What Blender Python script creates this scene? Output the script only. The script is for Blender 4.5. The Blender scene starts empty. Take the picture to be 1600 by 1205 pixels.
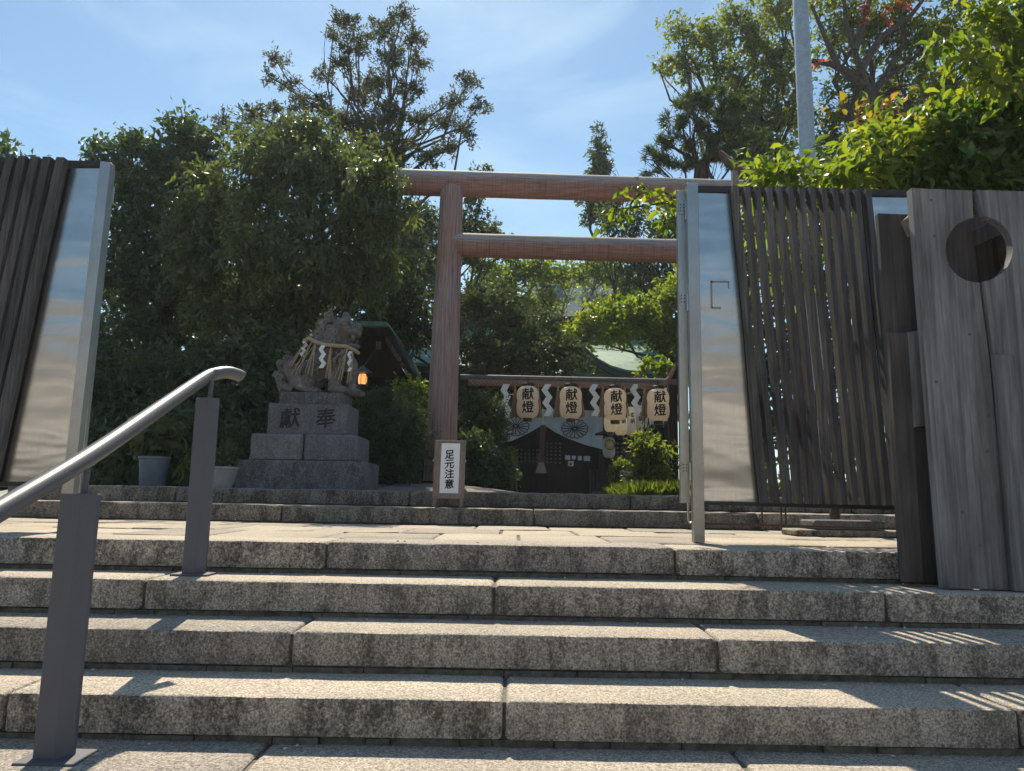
import bpy, bmesh, math, random
import numpy as np
from mathutils import Vector, Matrix
R = math.radians
random.seed(7)
RNG = np.random.default_rng(11)
SC = bpy.context.scene
COL = SC.collection

# ------------------------------------------------------------------ camera
EYE = 0.83                      # landing is z = 0.60, lowest visible tread z = 0
PITCH, ROLL, YAW = R(8.6), R(0.97), R(0.0)
FPX = 1154.0                    # focal length in photograph pixels (1600 wide)
CAMROT = Matrix.Rotation(YAW, 3, 'Z') @ Matrix.Rotation(math.pi / 2 + PITCH, 3, 'X') @ Matrix.Rotation(ROLL, 3, 'Z')
cam_data = bpy.data.cameras.new('camera')
cam = bpy.data.objects.new('camera', cam_data)
COL.objects.link(cam)
cam.matrix_world = Matrix.Translation((0, 0, EYE)) @ CAMROT.to_4x4()
cam_data.sensor_width = 36.0
cam_data.sensor_fit = 'HORIZONTAL'
cam_data.lens = FPX / 1600 * 36
cam_data.clip_start = 0.05
cam_data.clip_end = 2000
SC.camera = cam

# ------------------------------------------------------------------ sky, sun, exposure
SUN_EL, SUN_AZ = R(52), R(-11)          # azimuth measured from straight ahead (+Y), positive to the right
world = bpy.data.worlds.new('World')
SC.world = world
world.use_nodes = True
wn, wl = world.node_tree.nodes, world.node_tree.links
wn.clear()
w_out = wn.new('ShaderNodeOutputWorld')
w_bg = wn.new('ShaderNodeBackground')
w_sky = wn.new('ShaderNodeTexSky')
w_sky.sky_type = 'NISHITA'
w_sky.sun_disc = False
w_sky.sun_elevation = SUN_EL
w_sky.sun_rotation = SUN_AZ
w_sky.air_density = 1.0
w_sky.dust_density = 0.3
w_sky.ozone_density = 1.6
w_tc = wn.new('ShaderNodeTexCoord')
w_map = wn.new('ShaderNodeMapping')
w_map.inputs['Scale'].default_value = (1.0, 1.6, 3.2)
w_map.inputs['Location'].default_value = (0.35, 0.2, 0.1)
w_noise = wn.new('ShaderNodeTexNoise')
w_noise.inputs['Scale'].default_value = 2.6
w_noise.inputs['Detail'].default_value = 7
w_noise.inputs['Roughness'].default_value = 0.55
w_noise.inputs['Distortion'].default_value = 0.6
w_ramp = wn.new('ShaderNodeValToRGB')
w_ramp.color_ramp.elements[0].position = 0.44
w_ramp.color_ramp.elements[1].position = 0.85
w_ramp.color_ramp.elements[1].color = (0.42, 0.42, 0.42, 1)
w_mix = wn.new('ShaderNodeMixRGB')
w_mix.inputs['Color2'].default_value = (7.6, 8.2, 8.8, 1)
wl.new(w_tc.outputs['Generated'], w_map.inputs['Vector'])
wl.new(w_map.outputs['Vector'], w_noise.inputs['Vector'])
wl.new(w_noise.outputs['Fac'], w_ramp.inputs['Fac'])
wl.new(w_ramp.outputs['Color'], w_mix.inputs['Fac'])
wl.new(w_sky.outputs['Color'], w_mix.inputs['Color1'])
w_tint = wn.new('ShaderNodeMixRGB')
w_tint.blend_type = 'MULTIPLY'
w_tint.inputs['Fac'].default_value = 1.0
w_tint.inputs['Color2'].default_value = (0.86, 1.0, 0.97, 1)
wl.new(w_mix.outputs['Color'], w_tint.inputs['Color1'])
wl.new(w_tint.outputs['Color'], w_bg.inputs['Color'])
wl.new(w_bg.outputs['Background'], w_out.inputs['Surface'])
w_bg.inputs['Strength'].default_value = 0.092

sun_data = bpy.data.lights.new('sun', 'SUN')
sun_data.energy = 4.7
sun_data.angle = R(0.5)
sun_data.color = (1.0, 0.89, 0.70)
sun = bpy.data.objects.new('sun', sun_data)
COL.objects.link(sun)
SUN_DIR = Vector((math.cos(SUN_EL) * math.sin(SUN_AZ), math.cos(SUN_EL) * math.cos(SUN_AZ), math.sin(SUN_EL)))
sun.location = SUN_DIR * 60
sun.rotation_euler = SUN_DIR.to_track_quat('Z', 'Y').to_euler()

SC.view_settings.view_transform = 'Standard'
SC.view_settings.look = 'None'
SC.view_settings.gamma = 1.0
SC.view_settings.use_curve_mapping = False
SC.view_settings.exposure = 0.68
SC.render.engine = 'CYCLES'
SC.cycles.max_bounces = 6
SC.cycles.transparent_max_bounces = 8


# ------------------------------------------------------------------ helpers
def P(px, py, Y):
    """world point that lies at depth Y on the line of sight through photograph pixel (px, py)"""
    d = CAMROT @ Vector(((px - 800) / FPX, -(py - 602.5) / FPX, -1.0))
    s = Y / d.y
    return Vector((d.x * s, Y, EYE + d.z * s))


def PX(px, Y, z):
    """world x of a point at depth Y and height z that shows at photograph column px"""
    lo = P(px, 0, Y)
    hi = P(px, 1205, Y)
    t = (z - lo.z) / (hi.z - lo.z)
    return lo.x + (hi.x - lo.x) * t


class MB:
    def __init__(s):
        s.v = []
        s.f = []

    def add(s, vs, fs):
        o = len(s.v)
        s.v.extend([tuple(v) for v in vs])
        s.f.extend([tuple(i + o for i in f) for f in fs])
        return s

    def box(s, x0, x1, y0, y1, z0, z1):
        return s.hexa([(x0, y0, z0), (x1, y0, z0), (x1, y1, z0), (x0, y1, z0)], [(x0, y0, z1), (x1, y0, z1), (x1, y1, z1), (x0, y1, z1)])

    def hexa(s, bot, top):
        return s.add(list(bot) + list(top), [(3, 2, 1, 0), (4, 5, 6, 7), (0, 1, 5, 4), (1, 2, 6, 5), (2, 3, 7, 6), (3, 0, 4, 7)])

    def prism(s, poly, y0, y1):
        """poly: list of (x,z) counter-clockwise seen from -y"""
        n = len(poly)
        vs = [(p[0], y0, p[1]) for p in poly] + [(p[0], y1, p[1]) for p in poly]
        fs = [tuple(range(n)), tuple(range(2 * n - 1, n - 1, -1))]
        for i in range(n):
            j = (i + 1) % n
            fs.append((i, i + n, j + n, j))
        return s.add(vs, fs)

    def tube(s, pts, radii, n=8, cap=True, flat=1.0):
        pts = [Vector(p) for p in pts]
        if not hasattr(radii, '__len__'):
            radii = [radii] * len(pts)
        vs, fs = [], []
        up = Vector((0, 0, 1))
        prev = None
        for i, p in enumerate(pts):
            t = (pts[min(i + 1, len(pts) - 1)] - pts[max(i - 1, 0)])
            if t.length < 1e-9:
                t = Vector((0, 0, 1))
            t.normalize()
            if prev is None:
                a = t.cross(up)
                if a.length < 1e-3:
                    a = Vector((1, 0, 0))
                a.normalize()
            else:
                a = prev - t * prev.dot(t)
                if a.length < 1e-6:
                    a = t.orthogonal()
                a.normalize()
            prev = a
            b = a.cross(t)
            for k in range(n):
                w = 2 * math.pi * k / n
                vs.append(p + (a * math.cos(w) + b * math.sin(w) * flat) * radii[i])
        for i in range(len(pts) - 1):
            for k in range(n):
                k2 = (k + 1) % n
                fs.append((i * n + k, i * n + k2, (i + 1) * n + k2, (i + 1) * n + k))
        if cap:
            fs.append(tuple(range(n - 1, -1, -1)))
            fs.append(tuple((len(pts) - 1) * n + k for k in range(n)))
        return s.add(vs, fs)

    def lathe(s, prof, c=(0, 0, 0), n=16):
        vs, fs = [], []
        for r, z in prof:
            for k in range(n):
                w = 2 * math.pi * k / n
                vs.append((c[0] + r * math.cos(w), c[1] + r * math.sin(w), c[2] + z))
        for i in range(len(prof) - 1):
            for k in range(n):
                k2 = (k + 1) % n
                fs.append((i * n + k, i * n + k2, (i + 1) * n + k2, (i + 1) * n + k))
        fs.append(tuple(range(n - 1, -1, -1)))
        fs.append(tuple((len(prof) - 1) * n + k for k in range(n)))
        return s.add(vs, fs)

    def ball(s, c, r, nu=12, nv=8, rot=None):
        if not hasattr(r, '__len__'):
            r = (r, r, r)
        vs, fs = [], []
        c = Vector(c)
        for j in range(nv + 1):
            th = math.pi * j / nv
            for k in range(nu):
                w = 2 * math.pi * k / nu
                q = Vector((r[0] * math.sin(th) * math.cos(w), r[1] * math.sin(th) * math.sin(w), r[2] * math.cos(th)))
                if rot:
                    q = rot @ q
                vs.append(c + q)
        for j in range(nv):
            for k in range(nu):
                k2 = (k + 1) % nu
                fs.append((j * nu + k, (j + 1) * nu + k, (j + 1) * nu + k2, j * nu + k2))
        return s.add(vs, fs)

    def mesh(s, name, smooth=False, bevel=0.0, seg=1):
        me = bpy.data.meshes.new(name)
        me.from_pydata(s.v, [], s.f)
        if bevel > 0:
            bm = bmesh.new()
            bm.from_mesh(me)
            bmesh.ops.bevel(bm, geom=[e for e in bm.edges], offset=bevel, segments=seg, affect='EDGES', profile=0.6, clamp_overlap=True)
            bmesh.ops.recalc_face_normals(bm, faces=bm.faces)
            bm.to_mesh(me)
            bm.free()
        else:
            bm = bmesh.new()
            bm.from_mesh(me)
            bmesh.ops.recalc_face_normals(bm, faces=bm.faces)
            bm.to_mesh(me)
            bm.free()
        if smooth:
            me.polygons.foreach_set('use_smooth', [True] * len(me.polygons))
            try:
                me.set_sharp_from_angle(angle=R(40))
            except Exception:
                pass
        return me


def tag(o, label=None, cat=None, group=None, kind=None):
    if label:
        o['label'] = label
    if cat:
        o['category'] = cat
    if group:
        o['group'] = group
    if kind:
        o['kind'] = kind
    return o


def thing(name, label, cat, loc=(0, 0, 0), rotz=0.0, group=None):
    o = bpy.data.objects.new(name, None)
    o.empty_display_size = 0.1
    COL.objects.link(o)
    o.location = loc
    o.rotation_euler = (0, 0, rotz)
    return tag(o, label, cat, group)


def ob(name, me, mat, parent=None, local=False, kind=None, shift=True):
    """link a mesh. Mesh coordinates are world coordinates unless local is set."""
    o = bpy.data.objects.new(name, me)
    COL.objects.link(o)
    if mat is not None and not me.materials:
        me.materials.append(mat)
    if parent is not None:
        o.parent = parent
        if not local:
            off = Vector(parent.location)
            pp = parent.parent
            if parent.type == 'MESH' and pp is not None:
                off = off + Vector(pp.location)
            o.location = -off
    if kind:
        o['kind'] = kind
    return o


def rebase(o):
    """put a single-mesh thing's origin at the middle of its foot"""
    me = o.data
    n = len(me.vertices)
    co = np.empty(n * 3, dtype=np.float32)
    me.vertices.foreach_get('co', co)
    co = co.reshape(-1, 3)
    c = np.array([(co[:, 0].min() + co[:, 0].max()) / 2, (co[:, 1].min() + co[:, 1].max()) / 2, co[:, 2].min()], dtype=np.float32)
    co -= c
    me.vertices.foreach_set('co', co.ravel())
    me.update()
    o.location = [float(v) for v in c]
    return o


# ------------------------------------------------------------------ materials
def new_mat(name):
    m = bpy.data.materials.new(name)
    m.use_nodes = True
    nt = m.node_tree
    b = nt.nodes['Principled BSDF']
    return m, nt.nodes, nt.links, b


def coords(n, l, scale=(1, 1, 1), rot=(0, 0, 0)):
    tc = n.new('ShaderNodeTexCoord')
    mp = n.new('ShaderNodeMapping')
    mp.inputs['Scale'].default_value = scale
    mp.inputs['Rotation'].default_value = rot
    l.new(tc.outputs['Object'], mp.inputs['Vector'])
    return mp.outputs['Vector']


def noise(n, l, vec, scale, detail=4, rough=0.6, dist=0.0):
    t = n.new('ShaderNodeTexNoise')
    t.inputs['Scale'].default_value = scale
    t.inputs['Detail'].default_value = detail
    t.inputs['Roughness'].default_value = rough
    t.inputs['Distortion'].default_value = dist
    l.new(vec, t.inputs['Vector'])
    return t.outputs['Fac']


def ramp(n, l, fac, stops):
    r = n.new('ShaderNodeValToRGB')
    e = r.color_ramp.elements
    while len(e) < len(stops):
        e.new(0.5)
    for i, (p, c) in enumerate(stops):
        e[i].position = p
        if not hasattr(c, '__len__'):
            c = (c, c, c)
        e[i].color = (c[0], c[1], c[2], 1)
    l.new(fac, r.inputs['Fac'])
    return r.outputs['Color']


def mixc(n, l, fac, a, b, mode='MIX'):
    m = n.new('ShaderNodeMixRGB')
    m.blend_type = mode
    for sock, v in ((m.inputs['Fac'], fac), (m.inputs['Color1'], a), (m.inputs['Color2'], b)):
        if isinstance(v, (int, float)):
            sock.default_value = v
        elif isinstance(v, tuple):
            sock.default_value = (v[0], v[1], v[2], 1)
        else:
            l.new(v, sock)
    return m.outputs['Color']


def mathn(n, l, op, a, b=None, clamp=False):
    m = n.new('ShaderNodeMath')
    m.operation = op
    m.use_clamp = clamp
    for i, v in enumerate((a, b)):
        if v is None:
            continue
        if isinstance(v, (int, float)):
            m.inputs[i].default_value = v
        else:
            l.new(v, m.inputs[i])
    return m.outputs[0]


def bump(n, l, b, h, strength=0.3, dist=0.01):
    bp = n.new('ShaderNodeBump')
    bp.inputs['Strength'].default_value = strength
    bp.inputs['Distance'].default_value = dist
    l.new(h, bp.inputs['Height'])
    l.new(bp.outputs['Normal'], b.inputs['Normal'])


def normal_z(n, l):
    g = n.new('ShaderNodeNewGeometry')
    s = n.new('ShaderNodeSeparateXYZ')
    l.new(g.outputs['True Normal'], s.inputs[0])
    return s.outputs['Z']


def island(n, l):
    g = n.new('ShaderNodeNewGeometry')
    return g.outputs['Random Per Island']


def obj_rand(n, l):
    g = n.new('ShaderNodeObjectInfo')
    return g.outputs['Random']


def mat_plain(name, c1, c2=None, scale=8, rough=0.7, bmp=0.2, bd=0.004, stretch=(1, 1, 1), metallic=0.0, spec=0.3, detail=5):
    m, n, l, b = new_mat(name)
    c2 = c2 or tuple(v * 0.6 for v in c1)
    v = coords(n, l, stretch)
    f = noise(n, l, v, scale, detail, 0.65)
    col = ramp(n, l, f, [(0.3, c2), (0.7, c1)])
    l.new(col, b.inputs['Base Color'])
    b.inputs['Roughness'].default_value = rough
    b.inputs['Metallic'].default_value = metallic
    b.inputs['Specular IOR Level'].default_value = spec
    if bmp > 0:
        bump(n, l, b, f, bmp, bd)
    return m


def mat_granite(name, light, dark, stain=0.75, stainc=(0.028, 0.025, 0.021), speck=170, warm=None):
    """speckled stone; its upright faces carry grown-in black lichen and run-off stains, trodden tops are worn clean"""
    m, n, l, b = new_mat(name)
    v = coords(n, l)
    f1 = noise(n, l, v, speck, 3, 0.7)
    f2 = noise(n, l, v, speck * 0.33, 2, 0.6)
    f3 = noise(n, l, v, 2.3, 5, 0.6)
    base = ramp(n, l, f1, [(0.36, dark), (0.5, tuple((a + c) / 2 for a, c in zip(light, dark))), (0.62, light)])
    base = mixc(n, l, mathn(n, l, 'MULTIPLY', ramp(n, l, f2, [(0.5, 0.0), (0.72, 1.0)]), 0.35), base, tuple(v * 0.35 for v in dark))
    base = mixc(n, l, 0.35, base, ramp(n, l, f3, [(0.3, 0.45), (0.7, 1.0)]), 'MULTIPLY')
    # stains with a shape of their own
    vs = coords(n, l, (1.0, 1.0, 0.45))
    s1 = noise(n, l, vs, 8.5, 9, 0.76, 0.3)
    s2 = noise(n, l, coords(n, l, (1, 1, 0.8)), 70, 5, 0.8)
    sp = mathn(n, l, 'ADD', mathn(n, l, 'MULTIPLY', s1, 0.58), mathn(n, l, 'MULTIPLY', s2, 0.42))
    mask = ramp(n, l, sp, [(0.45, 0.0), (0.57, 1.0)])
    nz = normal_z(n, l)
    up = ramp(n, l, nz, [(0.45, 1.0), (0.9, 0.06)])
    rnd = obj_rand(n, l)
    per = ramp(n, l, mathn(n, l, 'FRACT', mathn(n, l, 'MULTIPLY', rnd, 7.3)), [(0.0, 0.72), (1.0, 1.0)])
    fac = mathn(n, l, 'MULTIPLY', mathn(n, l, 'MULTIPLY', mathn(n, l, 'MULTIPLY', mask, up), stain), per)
    base = mixc(n, l, 1.0, base, ramp(n, l, rnd, [(0.0, (0.72, 0.72, 0.75)), (0.5, (0.98, 0.96, 0.94)), (1.0, (1.06, 1.04, 1.02))]), 'MULTIPLY')
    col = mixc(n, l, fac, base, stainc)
    l.new(col, b.inputs['Base Color'])
    b.inputs['Roughness'].default_value = 0.86
    b.inputs['Specular IOR Level'].default_value = 0.25
    h = mathn(n, l, 'ADD', mathn(n, l, 'MULTIPLY', f1, 0.5), mathn(n, l, 'MULTIPLY', f2, 0.8))
    bump(n, l, b, h, 0.55, 0.006)
    return m


def mat_wood(name, c1, c2, grain=(55, 55, 2.2), rough=0.8, bmp=0.5, knots=True, spec=0.2):
    m, n, l, b = new_mat(name)
    rnd = obj_rand(n, l)
    tc = n.new('ShaderNodeTexCoord')
    mp = n.new('ShaderNodeMapping')
    mp.inputs['Scale'].default_value = grain
    l.new(tc.outputs['Object'], mp.inputs['Vector'])
    cmb = n.new('ShaderNodeCombineXYZ')
    l.new(mathn(n, l, 'MULTIPLY', rnd, 37.0), cmb.inputs[2])
    l.new(cmb.outputs[0], mp.inputs['Location'])
    v = mp.outputs['Vector']
    f = noise(n, l, v, 1.0, 6, 0.65, 0.5)
    v2 = coords(n, l, (3.0, 3.0, 0.8))
    g = noise(n, l, v2, 2.0, 4, 0.6)
    col = ramp(n, l, f, [(0.28, c2), (0.52, tuple((a + c) / 2 for a, c in zip(c1, c2))), (0.72, c1)])
    col = mixc(n, l, 0.85, col, ramp(n, l, g, [(0.3, 0.45), (0.7, 1.12)]), 'MULTIPLY')
    col = mixc(n, l, 1.0, col, ramp(n, l, rnd, [(0.0, (0.8, 0.8, 0.82)), (1.0, (1.12, 1.08, 1.04))]), 'MULTIPLY')
    l.new(col, b.inputs['Base Color'])
    b.inputs['Roughness'].default_value = rough
    b.inputs['Specular IOR Level'].default_value = spec
    bump(n, l, b, f, bmp, 0.004)
    return m


def mat_leaf(name, cols, trans=0.45, rough=0.45, spec=0.4, tcol=None):
    """leaf: glossy front, light shines through; colour differs from leaf to leaf"""
    m, n, l, b = new_mat(name)
    rnd = island(n, l)
    k = len(cols)
    at = n.new('ShaderNodeAttribute')
    at.attribute_name = 'tone'
    rnd = mathn(n, l, 'ADD', mathn(n, l, 'MULTIPLY', rnd, 0.55), mathn(n, l, 'MULTIPLY', at.outputs['Fac'], 0.45))
    col = ramp(n, l, rnd, [(0.08 + 0.84 * i / max(1, k - 1), c) for i, c in enumerate(cols)])
    l.new(col, b.inputs['Base Color'])
    b.inputs['Roughness'].default_value = rough
    b.inputs['Specular IOR Level'].default_value = spec
    tr = n.new('ShaderNodeBsdfTranslucent')
    tc = mixc(n, l, 1.0, col, tcol or (2.1, 2.2, 0.75), 'MULTIPLY')
    l.new(tc, tr.inputs['Color'])
    mx = n.new('ShaderNodeMixShader')
    mx.inputs[0].default_value = trans
    out = n['Material Output']
    l.new(b.outputs[0], mx.inputs[1])
    l.new(tr.outputs[0], mx.inputs[2])
    l.new(mx.outputs[0], out.inputs['Surface'])
    return m


def mat_steel(name, base=(0.56, 0.55, 0.53), rough=0.28, wave=0.5, grime=0.25):
    """brushed stainless sheet, slightly buckled"""
    m, n, l, b = new_mat(name)
    v = coords(n, l, (260, 260, 1.5))
    f = noise(n, l, v, 1.0, 3, 0.6)
    w = noise(n, l, coords(n, l, (0.9, 0.9, 3.4), (0, R(12), 0)), 1.25, 2, 0.5, 0.3)
    g = noise(n, l, coords(n, l), 5, 6, 0.7)
    col = mixc(n, l, grime, base, ramp(n, l, g, [(0.35, tuple(c * 0.55 for c in base)), (0.65, base)]))
    l.new(col, b.inputs['Base Color'])
    b.inputs['Metallic'].default_value = 1.0
    l.new(ramp(n, l, f, [(0.2, rough * 0.8), (0.8, rough * 1.25)]), b.inputs['Roughness'])
    b.inputs['Anisotropic'].default_value = 0.5
    b1 = n.new('ShaderNodeBump')
    b1.inputs['Strength'].default_value = wave
    b1.inputs['Distance'].default_value = 0.03
    l.new(w, b1.inputs['Height'])
    b2 = n.new('ShaderNodeBump')
    b2.inputs['Strength'].default_value = 0.015
    b2.inputs['Distance'].default_value = 0.001
    l.new(f, b2.inputs['Height'])
    l.new(b1.outputs['Normal'], b2.inputs['Normal'])
    l.new(b2.outputs['Normal'], b.inputs['Normal'])
    return m


def mat_torii(name, axis):
    """bare cypress log: rust-brown, silvered where the rain reaches, fine drying cracks"""
    m, n, l, b = new_mat(name)
    st = (3.0, 60, 60) if axis == 'X' else (60, 60, 2.0)
    f = noise(n, l, coords(n, l, st), 1.0, 5, 0.7, 0.3)
    g = noise(n, l, coords(n, l, (1.2, 1.2, 0.6)), 1.7, 5, 0.6)
    red = ramp(n, l, f, [(0.3, (0.17, 0.09, 0.075)), (0.55, (0.33, 0.185, 0.155)), (0.8, (0.43, 0.275, 0.235))])
    grey = ramp(n, l, f, [(0.3, (0.20, 0.185, 0.18)), (0.7, (0.42, 0.395, 0.38))])
    if axis == 'X':
        nz = normal_z(n, l)
        fac = ramp(n, l, mathn(n, l, 'ADD', nz, mathn(n, l, 'MULTIPLY', mathn(n, l, 'SUBTRACT', g, 0.5), 0.7)), [(0.0, 0.0), (0.30, 0.85)])
        cr = noise(n, l, coords(n, l, (95, 1, 1.0)), 1.0, 2, 0.5)
        red = mixc(n, l, ramp(n, l, cr, [(0.54, 0.0), (0.66, 0.55)]), red, (0.08, 0.035, 0.028))
    else:
        fac = ramp(n, l, g, [(0.38, 0.0), (0.66, 0.55)])
        cr = noise(n, l, coords(n, l, (38, 38, 0.9)), 1.0, 2, 0.5)
        red = mixc(n, l, ramp(n, l, cr, [(0.60, 0.0), (0.66, 0.7)]), red, (0.07, 0.035, 0.03))
    col = mixc(n, l, fac, red, grey)
    l.new(col, b.inputs['Base Color'])
    b.inputs['Roughness'].default_value = 0.75
    b.inputs['Specular IOR Level'].default_value = 0.25
    bump(n, l, b, f, 0.5, 0.006)
    return m


def mat_statue(name):
    """old carved stone: chisel lines, pale lichen, dark run-off"""
    m, n, l, b = new_mat(name)
    v = coords(n, l)
    f = noise(n, l, v, 110, 3, 0.7)
    g = noise(n, l, v, 9, 6, 0.7)
    h = noise(n, l, coords(n, l, (1, 1, 0.4)), 14, 6, 0.7)
    col = ramp(n, l, f, [(0.3, (0.10, 0.090, 0.086)), (0.7, (0.22, 0.20, 0.19))])
    col = mixc(n, l, ramp(n, l, g, [(0.55, 0.0), (0.66, 0.65)]), col, (0.30, 0.285, 0.27))
    col = mixc(n, l, ramp(n, l, h, [(0.53, 0.0), (0.66, 0.8)]), col, (0.055, 0.048, 0.045))
    l.new(col, b.inputs['Base Color'])
    b.inputs['Roughness'].default_value = 0.9
    b.inputs['Specular IOR Level'].default_value = 0.2
    w = n.new('ShaderNodeTexWave')
    w.wave_type = 'RINGS'
    w.inputs['Scale'].default_value = 11
    w.inputs['Distortion'].default_value = 9
    w.inputs['Detail'].default_value = 2
    w.inputs['Detail Scale'].default_value = 1.6
    l.new(v, w.inputs['Vector'])
    bump(n, l, b, mathn(n, l, 'ADD', mathn(n, l, 'MULTIPLY', w.outputs['Fac'], 0.5), mathn(n, l, 'MULTIPLY', f, 0.5)), 0.45, 0.008)
    return m


def mat_lantern(name, c):
    m, n, l, b = new_mat(name)
    f = noise(n, l, coords(n, l, (1, 1, 1)), 9, 4, 0.6)
    l.new(ramp(n, l, f, [(0.3, tuple(v * 0.86 for v in c)), (0.7, c)]), b.inputs['Base Color'])
    b.inputs['Roughness'].default_value = 0.6
    b.inputs['Specular IOR Level'].default_value = 0.2
    tr = n.new('ShaderNodeBsdfTranslucent')
    tr.inputs['Color'].default_value = (c[0], c[1] * 0.93, c[2] * 0.82, 1)
    mx = n.new('ShaderNodeMixShader')
    mx.inputs[0].default_value = 0.55
    l.new(b.outputs[0], mx.inputs[1])
    l.new(tr.outputs[0], mx.inputs[2])
    l.new(mx.outputs[0], n['Material Output'].inputs['Surface'])
    return m


def mat_glow(name, c, s):
    m, n, l, b = new_mat(name)
    b.inputs['Base Color'].default_value = (c[0], c[1], c[2], 1)
    b.inputs['Emission Color'].default_value = (c[0], c[1], c[2], 1)
    b.inputs['Emission Strength'].default_value = s
    return m


M = {}
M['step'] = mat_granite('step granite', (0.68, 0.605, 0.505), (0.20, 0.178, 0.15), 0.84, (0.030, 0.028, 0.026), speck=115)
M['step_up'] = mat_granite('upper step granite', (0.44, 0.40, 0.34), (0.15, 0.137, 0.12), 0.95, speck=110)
M['slab'] = mat_granite('paving granite', (0.60, 0.53, 0.43), (0.29, 0.255, 0.21), 0.5)
M['pedestal'] = mat_granite('pedestal granite', (0.33, 0.33, 0.335), (0.13, 0.13, 0.135), 0.42, (0.035, 0.035, 0.036), speck=130)
M['pedestal_dark'] = mat_granite('stained pedestal granite', (0.27, 0.27, 0.275), (0.10, 0.10, 0.105), 0.72, (0.03, 0.031, 0.032), speck=130)
M['statue'] = mat_statue('carved statue stone')
M['mortar'] = mat_plain('old mortar', (0.20, 0.185, 0.155), (0.055, 0.05, 0.043), 26, 0.95, 0.6, 0.006)
M['soil'] = mat_plain('dark soil', (0.10, 0.082, 0.06), (0.035, 0.028, 0.02), 6, 0.95, 0.6, 0.02)
M['gravel'] = mat_plain('court gravel', (0.30, 0.27, 0.23), (0.12, 0.105, 0.09), 90, 0.95, 0.9, 0.012)
M['street'] = mat_plain('street paving', (0.30, 0.28, 0.255), (0.19, 0.18, 0.165), 5, 0.9, 0.2, 0.003)
M['boulder'] = mat_granite('foundation stone', (0.30, 0.30, 0.31), (0.15, 0.15, 0.16), 0.3, (0.06, 0.06, 0.06))
M['slat'] = mat_wood('weathered dark slat', (0.185, 0.181, 0.185), (0.056, 0.055, 0.057), (70, 70, 2.5))
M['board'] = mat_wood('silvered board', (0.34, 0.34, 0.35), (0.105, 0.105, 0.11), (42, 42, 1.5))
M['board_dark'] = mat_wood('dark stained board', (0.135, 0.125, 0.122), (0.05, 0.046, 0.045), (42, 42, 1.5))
M['sign_wood'] = mat_wood('sign frame timber', (0.34, 0.275, 0.25), (0.17, 0.135, 0.122), (70, 70, 4))
M['dark_wood'] = mat_wood('old shrine timber', (0.06, 0.045, 0.036), (0.02, 0.015, 0.012), (40, 40, 3))
M['torii_x'] = mat_torii('torii beam timber', 'X')
M['torii_z'] = mat_torii('torii post timber', 'Z')
M['steel'] = mat_steel('brushed steel sheet', (0.52, 0.505, 0.485), 0.21, 0.34)
M['steel_frame'] = mat_steel('brushed steel section', (0.42, 0.41, 0.39), 0.36, 0.05, 0.4)
M['steel_dark'] = mat_plain('dark painted steel', (0.05, 0.05, 0.05), (0.03, 0.03, 0.03), 20, 0.5, 0.05)
M['post_paint'] = mat_plain('grey painted steel', (0.105, 0.106, 0.125), (0.095, 0.096, 0.114), 12, 0.55, 0.1, 0.001, spec=0.4)
M['rail'] = mat_plain('satin handrail', (0.15, 0.148, 0.155), (0.125, 0.123, 0.13), 60, 0.40, 0.02, 0.0005, metallic=0.25, spec=0.45)
M['galv'] = mat_plain('galvanised steel', (0.46, 0.48, 0.50), (0.31, 0.33, 0.35), 16, 0.45, 0.05, 0.001, metallic=0.6)
M['copper'] = mat_plain('green copper roofing', (0.20, 0.36, 0.29), (0.10, 0.19, 0.15), 7, 0.7, 0.2, 0.004)
M['copper_edge'] = mat_plain('dark copper edge', (0.045, 0.075, 0.065), (0.02, 0.035, 0.03), 9, 0.7, 0.2)
M['paper'] = mat_plain('white paper', (0.80, 0.80, 0.79), (0.72, 0.72, 0.71), 12, 0.8, 0.05)
M['sign_panel'] = mat_plain('white sign panel', (0.80, 0.80, 0.82), (0.74, 0.74, 0.77), 6, 0.5, 0.0)
M['ink'] = mat_plain('black ink', (0.015, 0.014, 0.014), (0.01, 0.01, 0.01), 9, 0.7, 0.0)
M['carved'] = mat_plain('blackened carving', (0.035, 0.034, 0.033), (0.02, 0.02, 0.02), 30, 0.9, 0.1)
M['red_ink'] = mat_plain('red ink', (0.42, 0.05, 0.04), (0.3, 0.04, 0.03), 9, 0.7, 0.0)
M['lantern'] = mat_lantern('lantern paper', (0.93, 0.87, 0.79))
M['lantern_w'] = mat_lantern('white lantern paper', (0.86, 0.83, 0.77))
M['lacquer'] = mat_plain('black lacquer', (0.015, 0.015, 0.015), (0.01, 0.01, 0.01), 9, 0.4, 0.0, spec=0.5)
M['straw'] = mat_plain('rice straw', (0.46, 0.365, 0.245), (0.29, 0.22, 0.14), 60, 0.85, 0.3, 0.003)
M['rope'] = mat_plain('weathered straw rope', (0.36, 0.24, 0.165), (0.20, 0.125, 0.085), 45, 0.9, 0.4, 0.004)
M['tassel'] = mat_plain('straw tassel', (0.34, 0.215, 0.145), (0.19, 0.115, 0.075), 60, 0.9, 0.5, 0.004, (3, 3, 0.3))
M['pole'] = mat_plain('grey weathered pole', (0.17, 0.155, 0.15), (0.09, 0.082, 0.08), 18, 0.7, 0.2)
M['cloth'] = mat_plain('white curtain cloth', (0.64, 0.68, 0.70), (0.55, 0.59, 0.61), 5, 0.9, 0.1)
M['gold'] = mat_plain('gold crest', (0.62, 0.47, 0.20), (0.45, 0.32, 0.12), 30, 0.5, 0.1, metallic=0.3)
M['bellrope'] = mat_plain('faded red rope', (0.19, 0.10, 0.085), (0.09, 0.05, 0.045), 40, 0.9, 0.3)
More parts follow.
